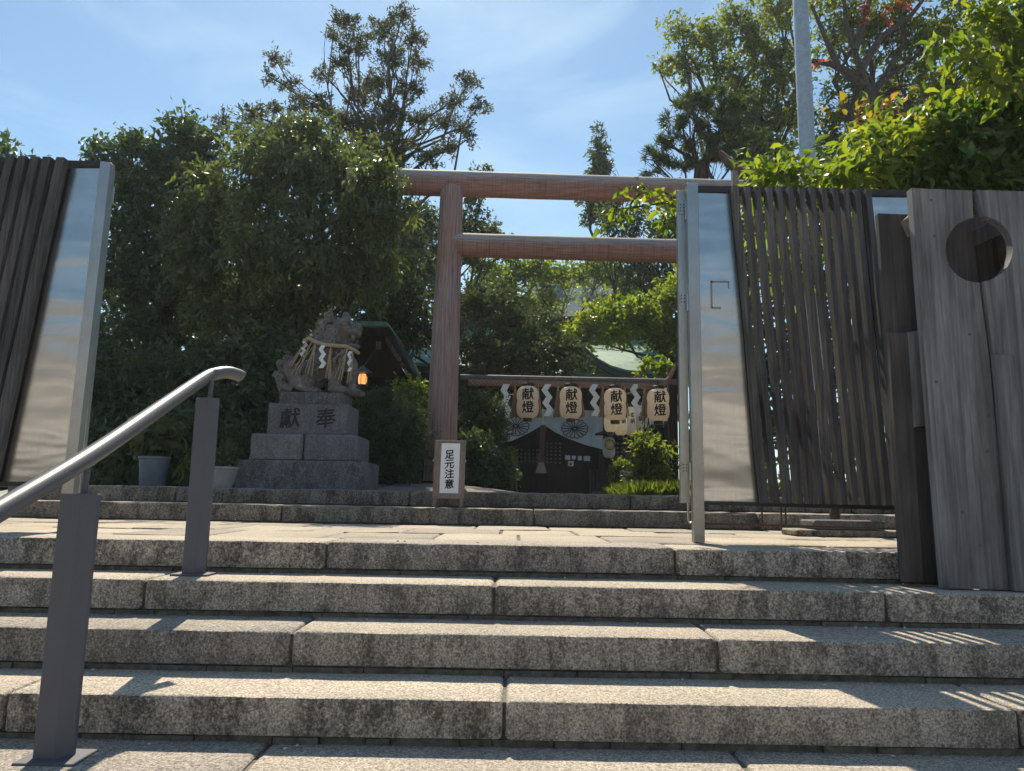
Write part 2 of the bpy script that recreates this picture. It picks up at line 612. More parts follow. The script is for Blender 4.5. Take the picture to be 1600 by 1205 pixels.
M['pot_blue'] = mat_plain('grey blue plastic pot', (0.16, 0.20, 0.235), (0.12, 0.15, 0.18), 8, 0.5, 0.02)
M['pot_white'] = mat_plain('pale planter', (0.44, 0.42, 0.40), (0.30, 0.285, 0.27), 8, 0.6, 0.05)
M['pot_dark'] = mat_plain('dark pot', (0.05, 0.048, 0.046), (0.03, 0.03, 0.03), 8, 0.5, 0.05)
M['bark'] = mat_plain('dark bark', (0.095, 0.073, 0.06), (0.032, 0.025, 0.021), 26, 0.95, 0.8, 0.02, (1, 1, 0.3))
M['bark_red'] = mat_plain('red brown bark', (0.16, 0.085, 0.06), (0.06, 0.033, 0.025), 26, 0.95, 0.8, 0.02, (1, 1, 0.3))
M['plaster'] = mat_plain('pale house wall', (0.56, 0.56, 0.57), (0.48, 0.48, 0.49), 2, 0.9, 0.05)
M['glass'] = mat_plain('dark window', (0.10, 0.12, 0.15), (0.07, 0.09, 0.12), 2, 0.1, 0.0, spec=0.6)
M['tile'] = mat_plain('grey roof tile', (0.24, 0.215, 0.19), (0.13, 0.115, 0.10), 9, 0.7, 0.2)
M['brick'] = mat_plain('red brown brick', (0.23, 0.12, 0.085), (0.12, 0.06, 0.045), 25, 0.9, 0.3)
M['rust'] = mat_plain('rusty rod', (0.13, 0.085, 0.06), (0.07, 0.045, 0.032), 30, 0.8, 0.2)
M['bulb'] = mat_glow('lit lantern bulb', (1.0, 0.42, 0.12), 0.75)
# leaves
M['leaf_dark'] = mat_leaf('dark evergreen leaf', [(0.044, 0.070, 0.042), (0.062, 0.094, 0.052), (0.088, 0.120, 0.056)], 0.38, 0.4, 0.5, tcol=(1.7, 1.8, 0.7))
M['leaf_cherry'] = mat_leaf('drooping leaf', [(0.052, 0.080, 0.048), (0.075, 0.106, 0.056), (0.102, 0.128, 0.056), (0.125, 0.14, 0.056)], 0.42, 0.42, 0.5, (1.9, 1.9, 0.7))
M['leaf_conifer'] = mat_leaf('grey green spray', [(0.050, 0.066, 0.034), (0.075, 0.092, 0.042), (0.105, 0.112, 0.052), (0.15, 0.115, 0.062)], 0.4, 0.6, 0.25, (1.4, 1.4, 0.8))
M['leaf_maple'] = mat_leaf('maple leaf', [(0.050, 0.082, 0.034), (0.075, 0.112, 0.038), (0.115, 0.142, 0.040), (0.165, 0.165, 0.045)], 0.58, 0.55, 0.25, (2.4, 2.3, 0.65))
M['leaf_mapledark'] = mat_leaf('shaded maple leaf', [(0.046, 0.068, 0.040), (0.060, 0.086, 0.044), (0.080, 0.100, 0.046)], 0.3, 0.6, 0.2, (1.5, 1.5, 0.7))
M['leaf_bright'] = mat_leaf('yellow green leaf', [(0.055, 0.095, 0.022), (0.092, 0.140, 0.028), (0.140, 0.175, 0.032), (0.19, 0.19, 0.035)], 0.58, 0.4, 0.4, (2.2, 2.2, 0.6))
M['leaf_gloss'] = mat_leaf('broad glossy leaf', [(0.030, 0.062, 0.020), (0.052, 0.098, 0.022), (0.098, 0.150, 0.026)], 0.42, 0.25, 0.6, (2.5, 2.5, 0.5))
M['leaf_autumn'] = mat_leaf('turning leaf', [(0.16, 0.15, 0.03), (0.24, 0.19, 0.035), (0.30, 0.15, 0.035)], 0.5, 0.5, 0.3, (2.0, 1.8, 0.7))
M['leaf_red'] = mat_leaf('red leaf', [(0.34, 0.07, 0.04), (0.42, 0.12, 0.05)], 0.5, 0.5, 0.3, (1.8, 1.4, 1.0))
M['needle'] = mat_leaf('pine needle', [(0.052, 0.080, 0.046), (0.075, 0.104, 0.052), (0.098, 0.124, 0.056)], 0.36, 0.5, 0.3, (1.5, 1.6, 0.7))
M['hedge'] = mat_leaf('small hedge leaf', [(0.044, 0.068, 0.042), (0.060, 0.090, 0.050), (0.080, 0.108, 0.054)], 0.3, 0.5, 0.3, (1.7, 1.8, 0.7))
M['grass'] = mat_leaf('grass blade', [(0.060, 0.095, 0.022), (0.11, 0.150, 0.032), (0.16, 0.18, 0.045)], 0.45, 0.5, 0.3, (2.0, 2.0, 0.7))
M['leaf_pale'] = mat_leaf('grey green leaf', [(0.055, 0.078, 0.040), (0.085, 0.112, 0.055), (0.120, 0.145, 0.070)], 0.4, 0.5, 0.3, (1.8, 1.8, 0.8))


# ------------------------------------------------------------------ lettering
def glyphs(text, size, bold=0.0):
    """flat outline of lettering, centred, in the xz plane"""
    cu = bpy.data.curves.new('lettering', 'FONT')
    cu.body = text
    cu.size = 1.0
    cu.resolution_u = 3
    cu.fill_mode = 'FRONT'
    o = bpy.data.objects.new('lettering', cu)
    COL.objects.link(o)
    dg = bpy.context.evaluated_depsgraph_get()
    dg.update()
    me = bpy.data.meshes.new_from_object(o.evaluated_get(dg))
    bpy.data.objects.remove(o)
    bpy.data.curves.remove(cu)
    n = len(me.vertices)
    co = np.empty(n * 3, dtype=np.float32)
    me.vertices.foreach_get('co', co)
    co = co.reshape(-1, 3)
    faces = [tuple(p.vertices) for p in me.polygons]
    bpy.data.meshes.remove(me)
    lo, hi = co.min(0), co.max(0)
    c = (lo + hi) / 2
    s = size / max(hi[0] - lo[0], hi[1] - lo[1], 1e-6)
    return [((v[0] - c[0]) * s, (v[1] - c[1]) * s) for v in co], faces


BRUSH = [(0, 0), (1, 0.4), (-1, -0.4), (0.4, 0.9), (-0.4, -0.9)]


def glyph_flat(text, size, bold, origin, skew=0.0):
    """lettering on an upright plane facing -y, thickened a little"""
    g, f = glyphs(text, size)
    mb = MB()
    for i, (dx, dz) in enumerate(BRUSH):
        mb.add([(origin[0] + x + dx * bold * size, origin[1] - 0.0001 * i, origin[2] + z + dz * bold * size + 0.10 * x) for x, z in g], f)
    return mb


# ------------------------------------------------------------------ leaves and branches
def leaf_mesh(name, pos, dirs, nrm, L, W, mat, fold=0.25, bend=0.12, rich=False, tone=None):
    """pos: bases (N,3); dirs: unit leaf direction; nrm: unit normal; L,W arrays. Two faces a leaf, six when rich."""
    side = np.cross(dirs, nrm)
    side /= (np.linalg.norm(side, axis=1, keepdims=True) + 1e-9)
    up = np.cross(side, dirs)
    L = L[:, None]
    W = W[:, None]
    N = len(pos)
    if rich:
        mids = [(0.0, 0.0, 0.0), (0.33, 0.8, 0.03), (0.68, 0.75, 0.0), (1.0, 0.0, -bend * 2)]
        a = pos
        m1 = pos + dirs * L * 0.33 + up * L * 0.03
        m2 = pos + dirs * L * 0.68
        t = pos + dirs * L - up * L * bend * 1.6
        l1 = m1 + side * W * 0.46 + up * W * fold
        r1 = m1 - side * W * 0.46 + up * W * fold
        l2 = m2 + side * W * 0.42 + up * W * fold
        r2 = m2 - side * W * 0.42 + up * W * fold
        V = np.stack([a, m1, m2, t, l1, r1, l2, r2], 1).reshape(-1, 3)
        T = np.array([[0, 1, 4], [0, 5, 1], [1, 2, 6], [1, 6, 4], [1, 5, 7], [1, 7, 2], [2, 3, 6], [2, 7, 3]])
        k = 8
    else:
        mid = pos + dirs * L * 0.48
        t = pos + dirs * L - up * L * bend
        l1 = mid + side * W * 0.5 + up * W * fold
        r1 = mid - side * W * 0.5 + up * W * fold
        V = np.stack([pos, l1, t, r1], 1).reshape(-1, 3)
        T = np.array([[0, 2, 1], [0, 3, 2]])
        k = 4
    F = (np.arange(N)[:, None, None] * k + T[None]).reshape(-1, 3)
    me = bpy.data.meshes.new(name)
    me.vertices.add(len(V))
    me.vertices.foreach_set('co', V.astype(np.float32).ravel())
    me.loops.add(F.size)
    me.loops.foreach_set('vertex_index', F.astype(np.int32).ravel())
    me.polygons.add(len(F))
    me.polygons.foreach_set('loop_start', np.arange(0, F.size, 3, dtype=np.int32))
    me.update(calc_edges=True)
    me.materials.append(mat)
    if tone is None:
        tone = np.random.default_rng(N).random(N)
    at = me.attributes.new('tone', 'FLOAT', 'POINT')
    at.data.foreach_set('value', np.repeat(tone, k).astype(np.float32))
    return me


def unit(a):
    return a / (np.linalg.norm(a, axis=-1, keepdims=True) + 1e-9)


def foliage(name, blobs, n, L, mat, aspect=0.45, twig=0.16, per=26, droop=0.3, shell=0.45, out=0.6, rich=False, seed=1, fold=0.25, upn=0.5):
    """blobs: (x,y,z,rx,ry,rz). Leaves sit on twigs spread unevenly through each blob, so gaps and clumps appear."""
    g = np.random.default_rng(seed)
    if not rich and L > 0.045:
        L, n, per = L * 1.22, int(n * 0.66), int(per * 1.15)
    blobs = np.array(blobs, dtype=float)
    w = (blobs[:, 3] * blobs[:, 4] * blobs[:, 5]) ** (0.72)
    cnt = np.maximum(6, (n * w / w.sum()).astype(int))
    PS, DS, TS = [], [], []
    for b, c in zip(blobs, cnt):
        k = max(2, int(c / per))
        d = unit(g.normal(size=(k, 3)))
        rad = g.random(k) ** shell
        rad *= 1 + 0.16 * g.normal(size=k)
        tw = b[:3] + d * rad[:, None] * b[3:6]
        tdir = unit(d * out + g.normal(size=(k, 3)) * 0.5 + np.array([0, 0, -droop * 0.4]))
        idx = g.integers(0, k, c)
        TS.append((0.25 + 0.5 * g.random() + 0.5 * (g.random(k) - 0.5)).clip(0, 1)[idx])
        along = g.random(c)
        spread = twig * (0.5 + g.random(k))[idx]
        p = tw[idx] + tdir[idx] * (along[:, None] - 0.4) * spread[:, None] * 2.2 + g.normal(size=(c, 3)) * spread[:, None] * 0.33
        dd = unit(tdir[idx] * 0.7 + g.normal(size=(c, 3)) * 0.65 + np.array([0, 0, -droop]))
        PS.append(p)
        DS.append(dd)
    pos = np.concatenate(PS)
    dirs = np.concatenate(DS)
    nn = g.normal(size=pos.shape) * 0.7 + np.array([0, 0, upn])
    nn = nn - dirs * (nn * dirs).sum(1, keepdims=True)
    nn = unit(nn)
    N = len(pos)
    LL = L * (0.65 + 0.7 * g.random(N))
    WW = LL * aspect * (0.8 + 0.4 * g.random(N))
    return leaf_mesh(name, pos, dirs, nn, LL, WW, mat, rich=rich, fold=fold, tone=np.concatenate(TS))


def pblob(px, py, Y, r, ry=None, dep=None):
    """blob given by its place in the photograph, its depth and its radius in photograph pixels"""
    c = P(px, py, Y)
    k = Y / FPX
    ry = r if ry is None else ry
    return (c.x, c.y, c.z, r * k, (dep if dep is not None else r * k * 0.9), ry * k)


def wobble(a, b, n, amp, rnd):
    a, b = Vector(a), Vector(b)
    pts = []
    for i in range(n + 1):
        t = i / n
        p = a.lerp(b, t)
        e = amp * math.sin(math.pi * t)
        pts.append(p + Vector((rnd.uniform(-e, e), rnd.uniform(-e, e), rnd.uniform(-e, e) * 0.6 + e * 0.3)))
    return pts


def limbs(blobs, foot, fork, r0, seed=1, twigs=3, n=7):
    """trunk from foot to fork, a limb to every blob and a few thin twigs in it"""
    rnd = random.Random(seed)
    mb = MB()
    tr = wobble(foot, fork, 5, 0.06 * (Vector(fork) - Vector(foot)).length, rnd)
    mb.tube(tr, [r0 * (1.15 - 0.45 * i / 5) for i in range(6)], 9)
    for b in blobs:
        c = Vector(b[:3])
        i = rnd.choice([3, 4, 5])
        s = tr[i]
        if c.z < s.z:
            s = tr[3]
        d = (c - s).length
        pts = wobble(s, c, 5, 0.10 * d, rnd)
        rr = r0 * 0.42
        mb.tube(pts, [rr * (1 - 0.8 * k / 5) for k in range(6)], 6)
        for _ in range(twigs):
            q = pts[rnd.choice([2, 3, 4, 5])]
            e = c + Vector((rnd.uniform(-1, 1) * b[3], rnd.uniform(-1, 1) * b[4], rnd.uniform(-.6, 1) * b[5])) * 0.85
            mb.tube(wobble(q, e, 3, 0.06 * (e - q).length, rnd), [rr * 0.26, rr * 0.2, rr * 0.14, rr * 0.07], 4, cap=False)
    return mb


def tree(name, label, blobs, n, L, mat, foot, fork, r0, bark='bark', cat='tree', group=None, seed=1, twigs=3, **kw):
    t = thing(name, label, cat, foot, group=group)
    ob('trunk', limbs(blobs, foot, fork, r0, seed, twigs).mesh('trunk', True), M[bark], t)
    ob('crown', foliage('crown', blobs, n, L, mat, seed=seed, **kw), None, t)
    return t
# ================================================================== the setting: stairs, landing, court, street
STEP_T, STEP_R, D4 = 0.34, 0.15, 3.65
LAND = 0.60
Y5, Z5, Y6, Z6 = 6.07, 0.738, 6.52, 0.872
COURT = 0.862
XW = 4.4


def worn_block(x0, x1, y0, y1, z0, z1, rnd, rad=0.012, jit=0.0011, step=0.09):
    """hewn stone with rounded, chipped arrises"""
    r = rad
    prof = [(y0, z0 + 0.004), (y0 - 0.001, (z0 + z1) / 2), (y0, z1 - r), (y0 + r * 0.3, z1 - r * 0.3), (y0 + r, z1), ((y0 + y1) / 2, z1 + 0.001), (y1, z1 - 0.001), (y1, z0), ((y0 + y1) / 2, z0)]
    n = max(3, int((x1 - x0) / step))
    xs = [x0, x0 + 0.006, x0 + 0.016] + [x0 + (x1 - x0) * i / n for i in range(1, n)] + [x1 - 0.016, x1 - 0.006, x1]
    cy, cz = (y0 + y1) / 2, (z0 + z1) / 2
    vs, fs = [], []
    m = len(prof)
    for i, x in enumerate(xs):
        end = i in (0, len(xs) - 1)
        near = i in (1, len(xs) - 2)
        k = 0.011 if end else (0.004 if near else 0)
        chip = rnd.random() < 0.06
        for j, (y, z) in enumerate(prof):
            a = rnd.gauss(0, jit)
            c = rnd.gauss(0, jit)
            if j in (2, 3, 4) and chip:
                a += rnd.uniform(0, 0.007)
                c -= rnd.uniform(0, 0.006)
            yy = y + (k if y < cy else -k) + (a if j < 5 else 0)
            zz = z + (-k if z > cz else k) + (c * 0.6 if 2 <= j <= 6 else 0)
            vs.append((x, yy, min(zz, z1 + 0.004)))
    for i in range(len(xs) - 1):
        for j in range(m):
            j2 = (j + 1) % m
            fs.append((i * m + j, i * m + j2, (i + 1) * m + j2, (i + 1) * m + j))
    fs.append(tuple(range(m)))
    fs.append(tuple((len(xs) - 1) * m + j for j in range(m - 1, -1, -1)))
    return MB().add(vs, fs)


rs = random.Random(5)
core = MB()
core.box(-XW, XW, -0.10, D4 + 0.4, -1.2, -0.80)
step_rows = []
for i in range(-4, 5):
    yr = D4 - STEP_T * (4 - i)
    zt = STEP_R * i
    step_rows.append((i, yr, zt))
    core.box(-XW, XW, yr + 0.022, D4 + 0.50, zt - STEP_R - 0.03, zt - 0.012)
steps = ob('stone_steps', core.mesh('stone_steps'), M['mortar'], kind='structure')
joints = {4: [510, 1055], 3: [225, 772, 1385], 2: [455, 1122], 1: [788, 1592], 0: [360, 1200]}
for i, yr, zt in step_rows:
    if i in joints:
        xj = [PX(p, yr, zt) for p in joints[i]]
    else:
        xj = [-2.2 + 0.35 * (i % 3), -0.5 + 0.2 * (i % 2), 1.2]
    while xj[0] > -XW + 1.2:
        xj.insert(0, xj[0] - rs.uniform(1.45, 1.85))
    while xj[-1] < XW - 1.2:
        xj.append(xj[-1] + rs.uniform(1.45, 1.85))
    xj = [max(-XW, xj[0])] + xj[1:-1] + [min(XW, xj[-1])]
    if xj[0] > -XW + 0.05:
        xj.insert(0, -XW)
    if xj[-1] < XW - 0.05:
        xj.append(XW)
    for a, b in zip(xj[:-1], xj[1:]):
        dz = rs.uniform(-0.003, 0.003)
        bl = worn_block(a + 0.006, b - 0.006, yr + rs.uniform(-0.004, 0.004), yr + (STEP_T + 0.028 if i < 4 else 0.36), zt - 0.128 + dz, zt + dz, rs)
        ob('granite_block', bl.mesh('granite_block', True), M['step'], steps)
    # uneven mortar bed showing under the blocks
    x = -XW
    while x < XW:
        w = rs.uniform(0.07, 0.30)
        if rs.random() < 0.86:
            mm = MB().box(x, x + w - 0.005, yr + rs.uniform(0.004, 0.016), yr + 0.05, zt - STEP_R - 0.02, zt - 0.131)
            if i >= 0:
                ob('mortar_piece', mm.mesh('mortar_piece'), M['mortar'], steps)
        x += w

# landing with granite slabs
lc = MB().box(-XW, XW, D4 + 0.30, Y5 + 0.3, 0.2, LAND - 0.012)
landing = ob('landing', lc.mesh('landing'), M['mortar'], kind='structure')
rows = [(D4 + 0.375, 4.72), (4.735, 5.40), (5.415, Y5 + 0.03)]
for k, (ya, yb) in enumerate(rows):
    off = {0: PX(672, ya, LAND), 1: PX(628, ya, LAND), 2: PX(740, ya, LAND)}[k]
    xs_ = [off]
    if k == 0:
        xs_.append(PX(812, ya, LAND))
    while xs_[-1] < XW:
        xs_.append(xs_[-1] + rs.choice([0.50, 0.56, 0.60, 0.62]))
    while xs_[0] > -XW:
        xs_.insert(0, xs_[0] - rs.choice([0.50, 0.56, 0.60, 0.62]))
    for x, w in [(a_, b_ - a_) for a_, b_ in zip(xs_[:-1], xs_[1:])]:
        if x > XW - 0.05 or x + w < -XW + 0.05:
            continue
        if True:
            dz = rs.uniform(-0.004, 0.003)
            sl = worn_block(max(x, -XW) + 0.006, min(x + w, XW) - 0.006, ya + 0.004, yb - 0.004, LAND - 0.06, LAND + dz - 0.002, rs, 0.006, 0.002, 0.2)
            ob('paving_slab', sl.mesh('paving_slab', True), M['slab'], landing)

# two low steps up to the court
uc = MB()
uc.box(-XW, XW, Y5 + 0.03, Y6 + 0.5, 0.2, Z5 - 0.04)
uc.box(-XW, XW, Y6 + 0.03, Y6 + 0.6, 0.3, Z6 - 0.03)
upper = ob('court_steps', uc.mesh('court_steps'), M['mortar'], kind='structure')
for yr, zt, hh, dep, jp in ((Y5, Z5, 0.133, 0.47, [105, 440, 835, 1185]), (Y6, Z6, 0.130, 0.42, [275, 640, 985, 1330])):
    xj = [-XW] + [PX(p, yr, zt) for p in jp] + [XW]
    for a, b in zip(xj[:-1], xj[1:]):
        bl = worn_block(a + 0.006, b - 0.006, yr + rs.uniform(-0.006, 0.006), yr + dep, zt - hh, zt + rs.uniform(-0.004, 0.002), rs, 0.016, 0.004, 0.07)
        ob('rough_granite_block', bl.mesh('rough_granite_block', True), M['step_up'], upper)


def sheet(name, x0, x1, y0, y1, z, nx, ny, mat, amp=0.0, seed=1):
    g = random.Random(seed)
    vs, fs = [], []
    for j in range(ny + 1):
        for i in range(nx + 1):
            vs.append((x0 + (x1 - x0) * i / nx, y0 + (y1 - y0) * j / ny, z + g.uniform(-amp, amp)))
    for j in range(ny):
        for i in range(nx):
            a = j * (nx + 1) + i
            fs.append((a, a + 1, a + nx + 2, a + nx + 1))
    return ob(name, MB().add(vs, fs).mesh(name), mat, kind='structure')


sheet('ground', -400, 400, Y6 + 0.35, 900, COURT - 0.012, 4, 4, M['gravel'])
sheet('street', -400, 400, -600, D4 - STEP_T * 8 + 0.05, -0.752, 4, 4, M['street'])
for s, nm in ((-1, 'terrace_left'), (1, 'terrace_right')):
    a, b = sorted((s * XW, s * 400))
    e = MB().box(a, b, D4 + 0.1, Y6 + 0.36, -0.9, LAND - 0.004)
    ob(nm, e.mesh(nm), M['soil'], kind='structure')

# gravel mound round the gate post
gm = MB()
c = P(640, 757, 8.6)
gv, gf = [], []
for j in range(9):
    for k in range(28):
        w = 2 * math.pi * k / 28
        rr = j / 8
        gv.append((c.x + 1.5 * rr * math.cos(w) * (1 + 0.1 * rs.random()), 9.8 + 1.4 * rr * math.sin(w), COURT - 0.03 + 0.14 * (1 - rr ** 2) + rs.uniform(0, 0.02)))
for j in range(8):
    for k in range(28):
        gf.append((j * 28 + k, j * 28 + (k + 1) % 28, (j + 1) * 28 + (k + 1) % 28, (j + 1) * 28 + k))
ob('gravel_mound', MB().add(gv, gf).mesh('gravel_mound', True), M['gravel'], kind='structure')


# ================================================================== handrail on the steps
def rail_post(base, top_z, w=0.098, d=0.06, lean=0.0):
    x, y, z = base
    mb = MB()
    # flat bar folded to a shallow V so two faces show
    h = w / 2
    poly = [(x - h, y - 0.018), (x + h * 0.35, y - 0.03), (x + h, y + 0.012), (x + h, y + 0.03), (x - h, y + 0.03)]
    n = len(poly)
    vs = [(a, b, z) for a, b in poly] + [(a + lean, b, top_z) for a, b in poly]
    fs = [tuple(range(n - 1, -1, -1)), tuple(range(n, 2 * n))] + [(i, (i + 1) % n, (i + 1) % n + n, i + n) for i in range(n)]
    return mb.add(vs, fs)


rx1 = P(83, 1182, 2.44)
rx2 = P(303, 892, 3.50)
hr = thing('handrail', 'dark grey tubular handrail rising on two flat posts over the lower steps', 'handrail', (rx2.x, 3.0, 0.0))
p1t = P(122, 771, 2.45).z
p2t = P(326, 622, 3.50).z
ob('post', rail_post((rx1.x, 2.44, 0.008), p1t, 0.108).mesh('post', False, 0.0025), M['post_paint'], hr)
ob('post', rail_post((rx2.x, 3.50, 0.458), p2t, 0.096).mesh('post', False, 0.0025), M['post_paint'], hr)
ob('base_plate', MB().box(rx1.x - 0.09, rx1.x + 0.10, 2.38, 2.52, 0.001, 0.010).mesh('base_plate', False, 0.002), M['post_paint'], hr)
ob('base_plate', MB().box(rx2.x - 0.085, rx2.x + 0.085, 3.44, 3.56, 0.451, 0.460).mesh('base_plate', False, 0.002), M['post_paint'], hr)
xr1, xr2 = rx1.x + 0.012, rx2.x + 0.012
pend = P(372, 586, 3.74)
pts = [Vector((xr1 - 0.02, 1.55, 0)), Vector((xr1 - 0.01, 2.0, 0)), P(137, 715, 2.46), P(240, 640, 2.95), P(318, 592, 3.50), P(338, 584, 3.60), P(356, 582, 3.68), P(372, 586, 3.74), P(379, 590, 3.76)]
sl = (pts[4].z - pts[2].z) / (3.50 - 2.46)
pts[0].z = pts[2].z - sl * (2.46 - 1.55)
pts[1].z = pts[2].z - sl * (2.46 - 2.0)
pts[3] = pts[2].lerp(pts[4], 0.5)
sm = []
for i in range(len(pts) - 1):
    p0, p1_, p2_, p3 = pts[max(0, i - 1)], pts[i], pts[i + 1], pts[min(len(pts) - 1, i + 2)]
    for q in range(6):
        t = q / 6
        sm.append(0.5 * ((2 * p1_) + (p2_ - p0) * t + (2 * p0 - 5 * p1_ + 4 * p2_ - p3) * t * t + (3 * p1_ - p0 - 3 * p2_ + p3) * t ** 3))
sm.append(pts[-1])
ob('rail', MB().tube(sm, [0.031] * (len(sm) - 2) + [0.030, 0.022], 20).mesh('rail', True), M['rail'], hr)
for q, zt in ((Vector((rx1.x, 2.445, 0)), p1t), (Vector((rx2.x, 3.505, 0)), p2t)):
    ob('stem', MB().tube([(q.x + 0.008, q.y, zt - 0.02), (q.x + 0.010, q.y + 0.005, zt + 0.085)], 0.011, 10).mesh('stem', True), M['post_paint'], hr)


# ================================================================== gate leaves: steel frame, sheet and raked slats
def quad_prism(tl, tr, br, bl, y0, y1, Yref):
    """four photograph corners on the plane Yref, given thickness y0..y1"""
    a = [P(*q, Yref) for q in (bl, br, tr, tl)]
    return MB().prism([(v.x, v.z) for v in a], y0, y1)


GY = 4.12
M['tape'] = mat_plain('tape residue', (0.36, 0.355, 0.35), (0.22, 0.22, 0.215), 160, 0.8, 0.1)
gr = thing('gate_leaf', 'steel gate leaf with raked wooden slats, beside the notched boards', 'gate', (PX(1083, GY, LAND), GY, LAND))


def post_px(px0t, px1t, px0b, px1b, yt, yb, y0, y1, Yref):
    return quad_prism((px0t, yt), (px1t, yt), (px1b, yb), (px0b, yb), y0, y1, Yref)


ob('frame_post', post_px(1073, 1090, 1084, 1101, 287, 848, GY - 0.01, GY + 0.045, GY).mesh('frame_post', False, 0.002), M['steel_frame'], gr)
ob('hinge_post', post_px(1058.5, 1071, 1064, 1078, 297, 786, GY + 0.05, GY + 0.09, GY + 0.05).mesh('hinge_post', False, 0.002), M['steel_frame'], gr)
ob('steel_sheet', quad_prism((1090.5, 300), (1146, 302), (1200, 786), (1099, 783), GY + 0.012, GY + 0.018, GY).mesh('steel_sheet'), M['steel'], gr)
ob('end_sheet', quad_prism((1344, 307), (1424, 308), (1470, 792), (1398, 790), GY + 0.012, GY + 0.018, GY).mesh('end_sheet'), M['steel'], gr)
ob('top_rail', quad_prism((1090.5, 290), (1425, 297), (1425, 306), (1090.5, 299), GY, GY + 0.06, GY).mesh('top_rail'), M['steel_dark'], gr)
ob('bottom_rail', quad_prism((1099.5, 783), (1472, 791), (1472, 799), (1099.5, 789), GY, GY + 0.05, GY).mesh('bottom_rail'), M['steel_dark'], gr)
rg = random.Random(3)


def raked_slat(xt, xb, yt, yb, wt, wb, y0, dep, Yref):
    t0, t1 = P(xt, yt, Yref), P(xt + wt, yt, Yref)
    b0, b1 = P(xb, yb, Yref), P(xb + wb, yb, Yref)
    e = rg.uniform(-0.004, 0.004)
    vs, fs = [], []
    n = 6
    tw = rg.uniform(-0.35, 0.35)
    for i in range(n + 1):
        t = i / n
        off = rg.uniform(-0.0035, 0.0035) if 0 < i < n else 0.0
        bow = 0.007 * math.sin(math.pi * t) * tw
        a, c = b0.lerp(t0, t), b1.lerp(t1, t)
        xa, xc = a.x + off + bow, c.x + off * 0.6 + bow + rg.uniform(-0.001, 0.001)
        ey = e * (1 - 2 * t)
        vs += [(xa, y0, a.z), (xc, y0 + ey, a.z), (xc + 0.004 * tw, y0 + dep, a.z), (xa + 0.004 * tw, y0 + dep, a.z)]
    fs = [(3, 2, 1, 0), (4 * n, 4 * n + 1, 4 * n + 2, 4 * n + 3)]
    for i in range(n):
        for j in range(4):
            j2 = (j + 1) % 4
            fs.append((4 * i + j, 4 * i + j2, 4 * i + 4 + j2, 4 * i + 4 + j))
    return MB().add(vs, fs)


for k in range(13):
    xt = 1141 + 17.0 * k + rg.uniform(-1, 1)
    xb = 1186 + 17.4 * k + rg.uniform(-2.5, 2.5)
    m = raked_slat(xt, xb, 296 + 0.022 * (xt - 1140), 786 + 0.02 * (xb - 1186), 8.2, 9.8, GY - 0.055 + rg.uniform(-.004, .004), 0.058, GY)
    ob('slat', m.mesh('slat'), M['slat'], gr)


def hinge(xc, yc, Yref, w=10, h=20, par=gr):
    q = quad_prism((xc - w / 2, yc - h / 2), (xc + w / 2, yc - h / 2), (xc + w / 2, yc + h / 2), (xc - w / 2, yc + h / 2), Yref - 0.006, Yref, Yref)
    hg = ob('hinge', q.mesh('hinge'), M['steel_frame'], par)
    for dx in (-2.5, 2.5):
        for dy in (-5, 0, 5):
            c = P(xc + dx, yc + dy, Yref - 0.006)
            o = ob('screw', MB().lathe([(0.004, 0), (0.004, 0.003)], (0, 0, 0), 6).mesh('screw'), M['steel_dark'], hg, local=True)
            o.rotation_euler = (R(90), 0, 0)
            o.location = c
            o.location = Vector(o.location) - Vector(par.location) - Vector(hg.location)
            o.location = c


for yc in (325, 467, 731):
    hinge(1065.5 + (yc - 325) * 0.012, yc, GY + 0.049)
    c = P(1072.3 + (yc - 325) * 0.017, yc + 6, GY + 0.03)
    ob('hinge_pin', MB().tube([(c.x, c.y, c.z - 0.05), (c.x, c.y, c.z + 0.05)], 0.008, 8).mesh('hinge_pin', True), M['steel_frame'], gr)
for (a, b, c_, d) in ((1111, 438, 1140, 441), (1111, 438, 1114, 481), (1113, 479, 1127, 482), (1138, 440, 1140, 450)):
    ob('tape_residue', quad_prism((a, b), (c_, b), (c_ + 0.5, d), (a + 0.5, d), GY + 0.0095, GY + 0.0118, GY).mesh('tape_residue'), M['tape'], gr)
# drop rods and guide under the leaf
for xr, y0_, y1_ in ((1190, 787, 818), (1220, 788, 828), (1227, 788, 824)):
    a, b = P(xr, y0_, GY + 0.03), P(xr + 1, y1_, GY + 0.03)
    ob('drop_rod', MB().tube([a, b], 0.005, 6).mesh('drop_rod', True), M['rust'], gr)
lp = [P(1075, 786, GY + 0.07), P(1075.5, 812, GY + 0.07), P(1077, 817, GY + 0.07), P(1083, 816, GY + 0.07)]
ob('latch_loop', MB().tube(lp, 0.006, 6).mesh('latch_loop', True), M['steel_frame'], gr)
a, b = P(1099, 818, GY + 0.03), P(1440, 828, GY + 0.03)
ob('guide_bar', MB().tube([a, b], 0.007, 6).mesh('guide_bar', True), M['rust'], gr)

# left leaf
GL = 4.30
gl = thing('gate_leaf', 'steel gate leaf with raked wooden slats, behind the handrail', 'gate', (PX(100, GL, LAND), GL, LAND))
ob('frame_post', quad_prism((158, 253), (174, 255), (109, 823), (91, 823), GL - 0.01, GL + 0.045, GL).mesh('frame_post', False, 0.002), M['steel_frame'], gl)
